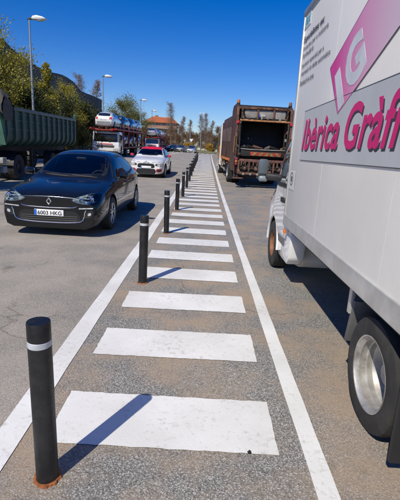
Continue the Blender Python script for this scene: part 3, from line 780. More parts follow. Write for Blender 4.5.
def megane_nose(t, bvh):
    hl = [(.40, .655), (.48, .612), (.62, .590), (.77, .605), (.86, .675), (.87, .745), (.81, .78), (.66, .76), (.51, .71)]
    drl = [(.53, .500), (.78, .520), (.785, .538), (.53, .520)]
    fog = [(.60, .34), (.74, .36), (.79, .45), (.76, .50), (.64, .44)]
    for s_, f in ((1, lambda p: p), (-1, mir)):
        h = patch(bvh, rounded(f(hl), .03, 4), 'front', mat('lamp_inside', (.60, .61, .62), .25, .55, var=.55, scale=26), 'headlight_housing', t, .003, .012, .05)
        patch(bvh, rounded(f(hl), .03, 4), 'front', GLASS, 'headlight_cover', h, .030, .03, .04)
        for (cx, cz, rr) in ((.58, .652, .042), (.73, .675, .052)):
            hh = bvh.ray_cast(Vector((s_ * cx, -9, cz)), Vector((0, 1, 0)))[0]
            MB().lathe([(rr, .01), (rr, -.008), (rr * .88, -.012), (rr * .6, .002), (rr * .3, -.004), (0, -.006)], (s_ * cx, hh.y - .008, cz), 'Y', 24).build('lamp_bowl', CHROME, h)
        patch(bvh, rounded(f(drl), .01, 2), 'front', LAMP, 'daytime_light', t, .006, .012, .06)
        fg = patch(bvh, rounded(f(fog), .03, 3), 'front', DARK, 'fog_light_surround', t, .003, .012, .05)
        patch(bvh, rounded(f([(.685, .385), (.745, .40), (.745, .45), (.69, .435)]), .02, 3), 'front', LAMP, 'fog_light', fg, .010, .012, .04)
        # chrome line sweeping round the lower intake
        pts = [(s_ * x, z) for x, z in ((.0, .243), (.15, .243), (.3, .247), (.45, .258), (.55, .275), (.60, .31), (.625, .37), (.635, .44), (.66, .49))]
        P = []
        for x, z in pts:
            hh = bvh.ray_cast(Vector((x, -9, z)), Vector((0, 1, 0)))[0]; P.append((hh.x, hh.y - .006, hh.z))
        MB().tube(P, .009, 8).build('chrome_strip', CHROME, t)
        P = []
        for x, z in [(s_ * x, z) for x, z in ((.0, .505), (.2, .508), (.35, .515), (.46, .53), (.49, .548))]:
            hh = bvh.ray_cast(Vector((x, -9, z)), Vector((0, 1, 0)))[0]; P.append((hh.x, hh.y - .004, hh.z))
        MB().tube(P, .007, 8).build('chrome_strip', CHROME, t)
    patch(bvh, rounded([(-.47, .525), (0, .505), (.47, .525), (.44, .495), (0, .483), (-.44, .495)], .02, 3), 'front', INK, 'upper_grille', t, .002, .012, .06)
    gr = patch(bvh, rounded([(-.56, .29), (-.48, .265), (0, .255), (.48, .265), (.56, .29), (.54, .39), (.46, .455), (-.46, .455), (-.54, .39)], .04, 3), 'front', INK, 'lower_grille', t, .002, .012, .06)
    for z in (.29, .325, .36):
        P = []
        for i in range(9):
            x = -.50 + i * .125; hh = bvh.ray_cast(Vector((x, -9, z)), Vector((0, 1, 0)))[0]; P.append((hh.x, hh.y - .004, hh.z))
        MB().tube(P, .006, 6).build('grille_bar', DARK, gr)
    number_plate(t, bvh, '6003 HKG', 0, .415)
    hh = bvh.ray_cast(Vector((0, -9, .615)), Vector((0, 1, 0)))[0]
    lg = MB(); rh = [(0, .075), (.052, 0), (0, -.075), (-.052, 0)]; ri = [(0, .036), (.024, 0), (0, -.036), (-.024, 0)]
    for i in range(4):
        a, b, c, d = rh[i], rh[(i+1) % 4], ri[(i+1) % 4], ri[i]
        yb = hh.y - .012
        lg.poly([(a[0], yb + .02, .615 + a[1]), (b[0], yb + .02, .615 + b[1]), ((b[0]+c[0])/2, yb - .012, .615 + (b[1]+c[1])/2), ((a[0]+d[0])/2, yb - .012, .615 + (a[1]+d[1])/2)])
        lg.poly([((a[0]+d[0])/2, yb - .012, .615 + (a[1]+d[1])/2), ((b[0]+c[0])/2, yb - .012, .615 + (b[1]+c[1])/2), (c[0], yb + .02, .615 + c[1]), (d[0], yb + .02, .615 + d[1])])
    lg.build('emblem', mat('emblem_bright', (.80, .82, .86), .22, .35), t, smooth=False)
    # bonnet shut lines and creases, wipers
    for s_, f in ((1, lambda p: p), (-1, mir)):
        patch(bvh, f([(.64, 1.02), (.72, .80), (.70, .42), (.50, .14), (.506, .135), (.708, .415), (.728, .80), (.648, 1.02)]), 'top', INK, 'bonnet_shut_line', t, .0015, .004, .12)
    for x0, x1 in ((.55, .05), (-.02, -.5)):
        P = []
        for i in range(6):
            u = i / 5; x = x0 + (x1 - x0) * u; z = .985 + .03 * u
            hh = bvh.ray_cast(Vector((x, -9, z)), Vector((0, 1, 0)))[0]; P.append((hh.x, hh.y - .018, hh.z))
        MB().tube(P, .008, 6).build('wiper', DARK, t)

def c3_nose(t, bvh):
    redp = bpy.data.materials['paint_red']
    for s_, f in ((1, lambda p: p), (-1, mir)):
        patch(bvh, rounded(f([(.30, .785), (.50, .775), (.80, .80), (.83, .845), (.78, .86), (.5, .82), (.30, .815)]), .015, 3), 'front', LAMP, 'daytime_light', t, .006, .012, .06)
        h = patch(bvh, rounded(f([(.46, .62), (.74, .60), (.83, .66), (.80, .735), (.58, .735), (.47, .70)]), .05, 4), 'front', DARK, 'headlight_housing', t, .004, .012, .06)
        patch(bvh, rounded(f([(.54, .64), (.74, .63), (.79, .67), (.76, .715), (.58, .715)]), .04, 4), 'front', LAMP, 'headlight', h, .010, .012, .05)
        fr = patch(bvh, rounded(f([(.50, .30), (.78, .32), (.82, .40), (.80, .49), (.56, .48), (.49, .40)]), .06, 4), 'front', redp, 'fog_light_surround', t, .012, .02, .06)
        patch(bvh, rounded(f([(.55, .335), (.74, .35), (.76, .40), (.75, .45), (.58, .445), (.545, .40)]), .05, 4), 'front', DARK, 'fog_light', fr, .018, .02, .06)
    patch(bvh, rounded([(-.44, .56), (-.38, .50), (.38, .50), (.44, .56), (.42, .68), (.34, .72), (-.34, .72), (-.42, .68)], .05, 4), 'front', INK, 'grille', t, .004, .012, .06)
    patch(bvh, rounded([(-.50, .25), (.50, .25), (.48, .44), (.40, .47), (-.40, .47), (-.48, .44)], .05, 4), 'front', INK, 'lower_grille', t, .004, .012, .06)
    patch(bvh, rounded([(-.80, .205), (.80, .205), (.80, .265), (.5, .28), (-.5, .28), (-.80, .265)], .03, 3), 'front', DARK, 'lower_bumper', t, .006, .012, .08)
    e = MB()
    for z0 in (.745, .79):
        for s_ in (1, -1):
            p = bvh.ray_cast(Vector((s_ * .06, -9, z0)), Vector((0, 1, 0)))[0]
            e.bar((0, p.y - .016, z0 + .05), (s_ * .15, p.y - .014, z0), .016, .022)
    e.build('emblem', mat('emblem_bright', (.80, .82, .86), .22, .35), t)
    P = []
    number_plate(t, bvh, '', 0, .545, w=.52)

# ------------------------------------------------------------------ people
def driver(label, loc, rz):
    o = None
    me = bpy.data.meshes.new('person')
    V = [(0, 0, 0), (0, .06, .22), (0, .10, .42), (0, .10, .50), (0, .07, .58), (0, .06, .66),            # pelvis .. head top
         (.17, .09, .40), (.25, -.05, .22), (.16, -.30, .30), (.13, -.37, .34),                        # one arm to the wheel
         (-.17, .09, .40), (-.25, -.05, .22), (-.16, -.30, .30), (-.13, -.37, .34),
         (.10, -.05, -.02), (.12, -.45, .04), (.12, -.62, -.25), (-.10, -.05, -.02), (-.12, -.45, .04), (-.12, -.62, -.25)]
    Ed = [(0,1),(1,2),(2,3),(3,4),(4,5),(2,6),(6,7),(7,8),(8,9),(2,10),(10,11),(11,12),(12,13),(0,14),(14,15),(15,16),(0,17),(17,18),(18,19)]
    rad = [.15,.15,.13,.055,.085,.075,.06,.05,.038,.035,.06,.05,.038,.035,.085,.065,.05,.085,.065,.05]
    me.from_pydata(V, Ed, []); o = bpy.data.objects.new('tmp_person', me); col.objects.link(o)
    md = o.modifiers.new('k', 'SKIN'); md.use_smooth_shade = True
    for i, sv in enumerate(me.skin_vertices[0].data): sv.radius = (rad[i], rad[i]); sv.use_root = (i == 0)
    o.modifiers.new('s', 'SUBSURF').levels = 2
    dg = bpy.context.evaluated_depsgraph_get(); body = bpy.data.meshes.new_from_object(o.evaluated_get(dg)); bpy.data.objects.remove(o)
    shirt = mat('driver_shirt', (.03, .035, .05), .85, bump=.2)
    body.materials.clear(); body.materials.append(shirt); body.materials.append(SKIN)
    for p in body.polygons:
        c = p.center; p.material_index = 1 if (c.z > .475 or (c.y < -.16 and c.z > .15)) else 0; p.use_smooth = True
    b = link('person', body); b.location = loc; b.rotation_euler = (0, 0, rz); tag(b, label, 'person')
    h = MB().lathe([(.075, .0), (.092, .03), (.09, .08), (.06, .115), (0, .128)], (0, .085, .595), 'Z', 20).build('hair', HAIR, b)
    for nm, c_, d_ in (('nose', (0, -.025, .60), (.022, .03, .04)), ('ear', (.088, .07, .61), (.015, .04, .05)), ('ear', (-.088, .07, .61), (.015, .04, .05))):
        MB().box(c_, d_, .006).build(nm, SKIN, b)
    for s_ in (1, -1):
        hnd = MB()
        for k in range(4):
            hnd.tube([(s_ * (.13 - k * .012), -.37 + k * .004, .35 - k * .02), (s_ * (.11 - k * .012), -.415, .35 - k * .02), (s_ * (.085 - k * .01), -.40, .345 - k * .02)], [.009, .009, .007], 6)
        hnd.tube([(s_ * .13, -.36, .36), (s_ * .10, -.37, .385), (s_ * .08, -.385, .385)], [.011, .01, .008], 6)
        hnd.build('fingers', SKIN, b)
    return b

# ------------------------------------------------------------------ cars on the road
P_BLACK = paint('black', (.004, .005, .007), rough=.2, dirt=.025, coat=.8, spec=.15); P_RED = paint('red', (.55, .015, .04)); P_WHITE = paint('white', (.74, .74, .73))
P_SILVER = paint('silver', (.42, .43, .45), .6); P_GREY = paint('grey', (.12, .125, .13), .5); P_BLUE = paint('blue', (.02, .06, .22), .3); P_DGREEN = paint('dark', (.02, .025, .03), .3)
car('glossy black hatchback driving towards the camera in front of the green tipper', 'hatch', P_BLACK, (-2.71, 7.03, gz(9)), R(-.5), level=4, holes=True, nose=megane_nose)
driver('driver in dark shirt behind the wheel of the black hatchback', (-2.71 + .36, 7.03 + 2.34, .60 + gz(9)), 0)
c3 = car('white small car with red roof and red mirrors coming down the road', 'chubby', P_WHITE, (0, 0, 0), 0, level=4, holes=True, roof_mat=mat('roof_red', (.58, .012, .045), .55, spec=.2, var=.03), mirror_mat=P_RED, nose=c3_nose)
on_slope(c3, -2.98, 20.6, R(-1))

# ------------------------------------------------------------------ white box van
def box_van():
    """van facing -y in its own frame, front at y = 0; the box carries the lettering on its +x side"""
    W_BOX = mat('van_box_white', (.86, .815, .735), .45, var=.04, scale=1.2, dirt=.16, dirt_col=(.36, .32, .26), bump=.06, bscale=3)
    W_CAB = paint('van_white', (.72, .72, .70)); ALU = mat('van_aluminium', (.60, .59, .56), .42, .55, dirt=.35, scale=5, dirt_col=(.3, .25, .2))
    SIGN = mat('sign_grey', (.50, .505, .50), .5, var=.05, scale=4)
    PINK = mat('letter_pink', (.62, .02, .16), .5, var=.04); SHD = mat('letter_shadow', (.05, .045, .05), .5)
    SMALL = mat('small_letters', (.075, .075, .09), .6); SILV = mat('letter_silver', (.62, .63, .64), .5, .0)
    t = thing('box_van', 'white box van with pink lettering parked at right', 'van', (2.07, 7.05, 0), (0, 0, math.pi))
    XS = 1.05; Y0, Y1, Z0, Z1 = 2.10, 6.25, .90, 3.18
    MB().mm(-XS + .004, XS - .004, Y0, Y1, Z0, Z1, .012).build('box_body', W_BOX, t)
    for s_ in (1, -1):
        MB().mm(s_ * (XS - .03), s_ * (XS + .012), Y0 - .015, Y1 + .01, .79, .925, .008).build('lower_rail', ALU, t)
        MB().mm(s_ * (XS - .05), s_ * (XS + .014), Y0 - .02, Y1 + .012, Z1 - .05, Z1 + .022, .012).build('roof_rail', mat('rail_grey', (.32, .33, .34), .45, .3), t)
        MB().mm(s_ * (XS - .05), s_ * (XS + .010), Y0 - .018, Y0 + .025, Z0 + .022, Z1 - .05, .006).build('corner_post', ALU, t)
        MB().mm(s_ * (XS - .05), s_ * (XS + .010), Y1 - .04, Y1 + .008, Z0 + .022, Z1 - .05, .006).build('corner_post', ALU, t)
    MB().mm(-XS + .05, XS - .05, Y0 - .017, Y0 + .04, Z1 - .05, Z1 + .02, .01).build('roof_rail', ALU, t)
    MB().mm(-.98, .98, Y0 + .1, Y1 - .02, .72, .83).build('floor_frame', DARKM, t)
    for x in (-.42, .42): MB().mm(x - .04, x + .04, 1.2, Y1 - .1, .46, .62, .01).build('chassis_rail', DARKM, t)
    MB().cyl((0, 1.6, .42), (0, 4.7, .38), .045).build('drive_shaft', DARKM, t)
    MB().cyl((-.8, 4.85, .34), (.8, 4.85, .34), .06).lathe([(.05, -.2), (.17, -.1), (.19, 0), (.17, .1), (.05, .2)], (0, 4.85, .34), 'X', 16).build('rear_axle', DARKM, t)
    MB().mm(-.95, -.5, 3.0, 4.0, .35, .7, .05).build('fuel_tank', DARKM, t)
    # rear: doors
    for s_ in (1, -1): MB().mm(s_ * .01, s_ * 1.0, Y1 + .002, Y1 + .03, .98, 3.1, .006).build('rear_door', W_BOX, t)
    MB().mm(-1.0, 1.0, Y1 - .05, Y1 + .12, .42, .56, .02).build('rear_bumper', DARK, t)
    # wheels
    for s_ in (1, -1):
        wheel(t, .353, .20, s_ * .905, 4.83, 'dish'); wheel(t, .353, .20, s_ * .67, 4.83, 'steel')
        wheel(t, .345, .215, s_ * .90, 1.16, 'steel', rim_mat=mat('rusty_rim', (.22, .10, .05), .7, .3, var=.4, scale=14))
        f = MB().prism([(4.30, .33), (4.34, .33), (4.40, .66), (4.36, .66)], 'X', s_ * .74, s_ * .97, .004).build('mud_flap', mat('flap_grey', (.10, .10, .10), .6, dirt=.5, dirt_col=(.3, .27, .24)), t)
        MB().mm(s_ * .955, s_ * .985, 4.31, 4.36, .55, .80, .004).build('flap_bracket', ALU, f)
        MB().prism([(5.25, .10), (5.28, .10), (5.27, .76), (5.24, .76)], 'X', s_ * .70, s_ * 1.03, .004).build('mud_flap', DARK, t)
    # cab
    ST = [(-.02, .30, .5, .66, .36, .74, .55, .72, .80, .66, .92, .50, .97, .27, .98, .985),
          (.12, .26, .7, .84, .34, .93, .58, .91, .86, .80, 1.02, .60, 1.07, .32, 1.09, 1.095),
          (.45, .25, .8, .95, .34, 1.0, .62, .97, .98, .88, 1.14, .65, 1.20, .35, 1.22, 1.225),
          (.85, .25, .82, .98, .34, 1.02, .65, .99, 1.08, .92, 1.24, .78, 1.36, .42, 1.42, 1.43),
          (1.20, .25, .82, .99, .34, 1.025, .66, 1.03, 1.12, 1.03, 1.28, .97, 1.72, .52, 1.80, 1.81),
          (1.55, .25, .82, .99, .34, 1.025, .66, 1.03, 1.14, 1.03, 1.30, .96, 2.12, .52, 2.20, 2.21),
          (1.85, .25, .82, .99, .34, 1.025, .66, 1.03, 1.14, 1.03, 1.30, .96, 2.20, .52, 2.27, 2.28),
          (2.04, .25, .82, .99, .34, 1.02, .66, 1.03, 1.14, 1.03, 1.30, .96, 2.20, .52, 2.27, 2.28),
          (2.075, .25, .80, .97, .34, 1.0, .66, 1.0, 1.14, .98, 1.30, .88, 2.18, .48, 2.25, 2.26)]
    bm = cage_shell(ST, 4); bvh = BVHTree.FromBMesh(bm)
    kill = [f for f in bm.faces if all(math.hypot(v.co.y - 1.16, v.co.z - .345) < .42 and abs(v.co.x) > .62 for v in f.verts)]
    bmesh.ops.delete(bm, geom=kill, context='FACES')
    for v in bm.verts:
        dy, dz = v.co.y - 1.16, v.co.z - .345; dd = math.hypot(dy, dz)
        if v.is_boundary and dd > 1e-3 and abs(v.co.x) > .7: v.co.y, v.co.z = 1.16 + dy / dd * .42, .345 + dz / dd * .42
    me = bpy.data.meshes.new('cab'); bm.to_mesh(me); bm.free(); me.materials.append(W_CAB)
    me.polygons.foreach_set('use_smooth', [True] * len(me.polygons)); link('cab', me, t)
    patch(bvh, rounded([(-.72, 1.42), (0, 1.38), (.72, 1.42), (.70, 2.05), (0, 2.12), (-.70, 2.05)], .06, 4), 'front', GLASSD, 'windscreen', t, .004, .01, .08)
    for sd in ('left', 'right'):
        q = rounded([(.98, 1.30), (1.50, 1.95), (1.62, 2.02), (1.98, 2.02), (1.98, 1.26), (1.3, 1.25)], .05, 3)
        patch(bvh, q, sd, GLASSD, 'side_window', t, .006, .01, .08); frame_patches(bvh, q, sd, .05, DARK, 'window_seal', t, .009)
        patch(bvh, [(2.0, .36), (2.008, .36), (2.008, 2.05), (2.0, 2.05)], sd, INK, 'shut_line', t, .0015, .004, .15)
        patch(bvh, rounded([(1.72, 1.04), (1.94, 1.04), (1.94, 1.10), (1.72, 1.10)], .02, 3), sd, DARK, 'door_handle', t, .02, .02, .08)
        patch(bvh, rounded([(.50, .93), (.58, .93), (.58, .97), (.50, .97)], .01, 2), sd, AMBER, 'side_repeater', t, .008, .01, .05)
        patch(bvh, [(1.66, .50), (2.04, .50), (2.04, .60), (1.66, .60)], sd, mat('bump_strip', (.16, .16, .16), .6), 'rub_strip', t, .012, .014, .1)
    for s_ in (1, -1):
        hl = rounded([(s_ * .50, .88), (s_ * .84, .86), (s_ * .86, 1.0), (s_ * .70, 1.02), (s_ * .52, .96)], .03, 3)
        patch(bvh, hl, 'front', LAMP, 'headlight', t, .006, .012, .08)
        a = MB(); rg = [(1.16 + math.cos(math.pi * k / 18) * .422, .345 + math.sin(math.pi * k / 18) * .422) for k in range(19)]
        a.grid([[(s_ * x, y, z) for x in (.55, .95)] for y, z in rg]); a.build('wheel_house', DARKM, t)
        lip = MB().tube([(s_ * 1.0, 1.16 + math.cos(math.pi * k / 18) * .43, .345 + math.sin(math.pi * k / 18) * .43) for k in range(19)], .022, 8).build('arch_lip', W_CAB, t)
        # tall door mirror with a small wide-angle glass below, on a dark arm
        MH = mat('mirror_housing', (.10, .105, .11), .5)
        mr = MB().box((s_ * 1.19, .84, 1.44), (.155, .10, .25), .045, seg=3).build('mirror', MH, t)
        MB().box((s_ * 1.19, .895, 1.45), (.125, .012, .20), .005).build('mirror_glass', mat('mirror_face', (.13, .155, .17), .35, .4), mr)
        MB().box((s_ * 1.18, .85, 1.275), (.14, .10, .09), .035, seg=3).build('wide_angle_mirror', mat('mirror_pale', (.22, .245, .265), .45, .2), mr)
        MB().bar((s_ * .93, .92, 1.30), (s_ * 1.15, .86, 1.31), .09, .10, .03).build('mirror_arm', DARK, mr)
        # lower rear corner of the cab reaching under the box
        MB().prism([(1.62, .36), (1.70, .62), (2.04, .80), (2.28, .80), (2.34, .62), (2.31, .40), (2.22, .31), (1.70, .30)], 'X', s_ * .80, s_ * 1.0, .03).build('rear_corner_panel', W_CAB, t)
        MB().box((s_ * 1.045, 2.16, .72), (.03, .07, .055), .01).build('marker_lamp', AMBER, t)
    MB().mm(-.82, .82, -.06, .12, .30, .62, .05).build('front_bumper', DARK, t)
    # ---- print on the side: a thin grey board, letters, the pink band
    F = XS + .001
    def ty(world_y): return 7.05 - world_y
    def T(nm, s_, yl, zb, mt, width=None, height=None, bold=0, shear=0, lift=.0005):
        me = text_mesh(s_, 1, bold, shear, .0003, width, 'LEFT', height)
        return place_text(nm, me, mt, t, (F + lift, ty(yl), zb), (0, 1, 0), (0, 0, 1))
    MB().mm(F - .004, F + .0005, ty(4.456), ty(1.45), 1.59, 2.088).build('sign_board', SIGN, t)
    for z in (1.59, 2.088): MB().mm(F - .003, F + .0012, ty(4.46), ty(1.446), z - .003, z + .003).build('board_edge', SMALL, t)
    for dy, dz, mt, lf in ((.020, -.018, SHD, .0010), (0, 0, PINK, .0018)):
        for word, yl, wd, cap in (('Ibèrica', 4.43, 1.19, .292), ('Gràfica', 3.10, 1.25, .302)):
            me = text_mesh(word, 1, .022, .26, .0003, wd, 'LEFT', space=1.07)
            ci = text_mesh('I', 1, .022, 0, 0, None, 'LEFT', raw=True); h = max(v.co.y for v in ci.vertices)
            w0 = me['fx']
            for v in me.vertices: v.co.y *= cap / h / w0
            place_text('lettering_shadow' if mt is SHD else 'lettering', me, mt, t, (F + lf, ty(yl) + dy, 1.705 + dz), (0, 1, 0), (0, 0, 1))
    # pink band rising to the rear, deeper pink at its foot
    gp, nd, lk, bs = newmat('pink_fade'); tc = nd.new('ShaderNodeTexCoord'); sx = nd.new('ShaderNodeSeparateXYZ'); lk.new(tc.outputs['Object'], sx.inputs[0])
    mr_ = nd.new('ShaderNodeMapRange'); mr_.inputs[1].default_value = 3.5; mr_.inputs[2].default_value = 4.55; lk.new(sx.outputs['Y'], mr_.inputs[0])
    rp = ramp(nd, [(0, (.64, .05, .27)), (.5, (.70, .30, .47)), (1, (.68, .50, .57))]); lk.new(mr_.outputs[0], rp.inputs['Fac']); lk.new(rp.outputs[0], bs.inputs['Base Color']); bs.inputs['Roughness'].default_value = .5
    band = [(3.698, 2.368), (3.334, 1.965), (2.429, 2.345), (1.75, 2.63), (2.11, 3.03), (2.854, 2.70)]
    bp_ = [(ty(a), b) for a, b in band]
    MB().prism(bp_, 'X', F - .002, F + .0011).build('pink_band', gp, t, smooth=False)
    ed = MB()
    for a, b in ((0, 5), (0, 1), (1, 2)):
        ed.bar((F + .0004, *bp_[a]), (F + .0004, *bp_[b]), .0025, .005)
    ed.build('band_outline', SMALL, t)
    # the two big letters lean with the band
    ux = Vector((0, .84, .36)).normalized(); uy = Vector((0, -.36, .93)).normalized()
    me = text_mesh('I', 1, .05, 0, .0008, .12, 'LEFT', .36); place_text('emblem_letter', me, SILV, t, (F + .0022, ty(3.33), 2.005), (0, .84, .40), (0, -.60, .80))
    me = text_mesh('G', 1, .05, 0, .0008, .34, 'LEFT', .37); place_text('emblem_letter', me, SILV, t, (F + .0022, ty(3.16), 2.10), (0, .84, .40), (0, -.55, .83))
    for s_, yl, zb, w, h, b in (('Especialistes en:', 4.885, 2.845, .80, .085, .02), ('Projectes per a indústria', 4.875, 2.757, .95, .06, 0), ('Formularis', 4.862, 2.678, .46, .055, 0),
                                ('Impresos especials per a', 4.857, 2.583, .86, .06, 0), ('impressió de dades automàtica', 4.845, 2.50, 1.08, .06, 0), ('Retolació en zona', 4.85, 2.393, .58, .055, 0)):
        T('small_lettering', s_, yl, zb, SMALL, w, h, b, .12)
    lg = MB().mm(F - .004, F + .0004, ty(5.0) + .06, ty(4.66), 2.99, 3.15).build('badge', mat('badge_pale', (.55, .60, .62), .5), t)
    me = text_mesh('JBX', 1, .02, .1, .0006, .22, 'LEFT', .10); place_text('badge_mark', me, mat('badge_teal', (.05, .30, .36), .5), lg, (F + .0012, ty(4.90), 3.02), (0, 1, 0), (0, 0, 1))
    # approval plate with a ring near the cab
    pl = MB().mm(F, F + .003, ty(4.90), ty(4.60), 1.25, 1.47).build('marking_plate', mat('plate_grey', (.62, .62, .60), .5), t)
    MB().lathe([(.075, .004), (.075, .006), (.066, .006), (.066, .004)], (F, ty(4.75), 1.37), 'X', 28, closed=True).build('plate_ring', SMALL, pl)
    MB().mm(F + .003, F + .0045, ty(4.78), ty(4.72), 1.34, 1.40).build('plate_mark', SMALL, pl)
    # riveted panel joints of the box
    for yj in (3.45, 4.85):
        MB().mm(XS - .006, XS - .0032, yj - .002, yj + .002, .93, 3.12).build('panel_joint', mat('joint_grey', (.62, .61, .58), .6), t)
    return t
box_van()

# ------------------------------------------------------------------ lorry cab (shared by several lorries)
def lorry_cab(t, pm, h=2.4, y0=0.0, flip=False, dark=DARK, wheel_r=.48, name='cab', wheel_y=1.25, panel=None):
    """cab of a lorry facing -y with its front at y0 (or facing +y when flip), roof at h"""
    f = -1 if flip else 1
    def Y(v): return y0 + f * v
    k = (h - 1.2)
    ST = [(0.0, .42, .9, 1.02, .5, 1.10, .9, 1.12, 1.25, 1.11, 1.30, 1.0, 1.33, .55, 1.35, 1.355)]
    prof = [(-.02, .42, 1.15), (.02, .42, 1.30), (.07, .42, 1.45)]
    # body by a rounded side outline, lofted across
    out = [(0.0, .42), (-.02, .7), (0.0, 1.1), (.03, 1.32), (.20, h - .14), (.30, h - .03), (.45, h), (1.9, h), (2.0, h - .06), (2.02, .9), (2.0, .62), (1.75, .62), (1.72, .9), (1.55, 1.06), (1.0, 1.06), (.80, .9), (.76, .42)]
    mb = MB(); xs = [-1.25, -1.235, -1.18, 1.18, 1.235, 1.25]; ins = [.05, .02, 0, 0, .02, .05]
    cy, cz = 1.0, 1.3; rings = []
    for x, i_ in zip(xs, ins):
        rings.append([mb.bm.verts.new((x * (1 - .03 * max(0, (z - 1.3)) / (h - 1.3)), Y(y + (cy - y) * i_ * .6), z + (cz - z) * i_ * .6)) for y, z in out])
    n = len(out)
    for a in range(len(xs) - 1):
        for j in range(n): mb.bm.faces.new((rings[a][j], rings[a][(j+1) % n], rings[a+1][(j+1) % n], rings[a+1][j]))
    mb.bm.faces.new(rings[0]); mb.bm.faces.new(rings[-1])
    bmesh.ops.recalc_face_normals(mb.bm, faces=mb.bm.faces[:])
    bvh = BVHTree.FromBMesh(mb.bm)
    mb.build(name, pm, t, angle=30)
    sd = 'rear' if flip else 'front'
    patch(bvh, rounded([(-1.12, 1.38), (1.12, 1.38), (1.08, h - .22), (-1.08, h - .22)], .08, 4), sd, GLASSD, 'windscreen', t, .006, .012, .2)
    for s_ in (1, -1):
        side = 'right' if s_ > 0 else 'left'
        q = [(Y(.22), 1.40), (Y(.42), h - .26), (Y(1.25), h - .26), (Y(1.25), 1.36), (Y(.7), 1.30)]
        patch(bvh, rounded(q, .05, 3), side, GLASSD, 'side_window', t, .006, .01, .3)
        patch(bvh, [(Y(1.32), .95), (Y(1.34), .95), (Y(1.34), h - .2), (Y(1.32), h - .2)], side, INK, 'shut_line', t, .003, .006, .5)
        patch(bvh, rounded([(s_ * .70, .58), (s_ * 1.12, .58), (s_ * 1.12, .80), (s_ * .72, .80)], .04, 3), sd, LAMP, 'headlight', t, .012, .02, .2)
        patch(bvh, rounded([(s_ * 1.135, .58), (s_ * 1.19, .58), (s_ * 1.19, .80), (s_ * 1.135, .80)], .01, 2), sd, AMBER, 'turn_signal', t, .012, .02, .2)
        m_ = MB().box((s_ * 1.46, Y(.18), 1.80), (.20, .10, .42), .03).build('mirror', dark, t)
        MB().tube([(s_ * 1.18, Y(.25), 2.05), (s_ * 1.42, Y(.14), 2.02), (s_ * 1.44, Y(.14), 1.58), (s_ * 1.2, Y(.22), 1.5)], .016, 6).build('mirror_arm', dark, m_)
        wheel(t, wheel_r, .30, s_ * 1.06, Y(wheel_y), 'steel')
        MB().mm(s_ * 1.0, s_ * 1.2, Y(.55), Y(.76), .48, .56, .01).build('step', dark, t)
    patch(bvh, rounded([(-.80, .86), (.80, .86), (.84, 1.08), (-.84, 1.08)], .04, 3), sd, mat('grille_dark', (.05, .05, .055), .5), 'grille', t, .008, .02, .3)
    MB().mm(-1.22, 1.22, Y(-.06), Y(.12), .36, .56, .04).build('bumper', panel or dark, t)
    for x in (-.4, .35):
        MB().bar((x, Y(.01), 1.36), (x + .5, Y(.06), 1.50), .02, .02).build('wiper', dark, t)
    return bvh
def beams(t, y0, y1, z=.78, x=.42): 
    for s_ in (1, -1): MB().mm(s_ * x - .045, s_ * x + .045, y0, y1, z - .13, z + .13, .01).build('chassis_beam', DARKM, t)

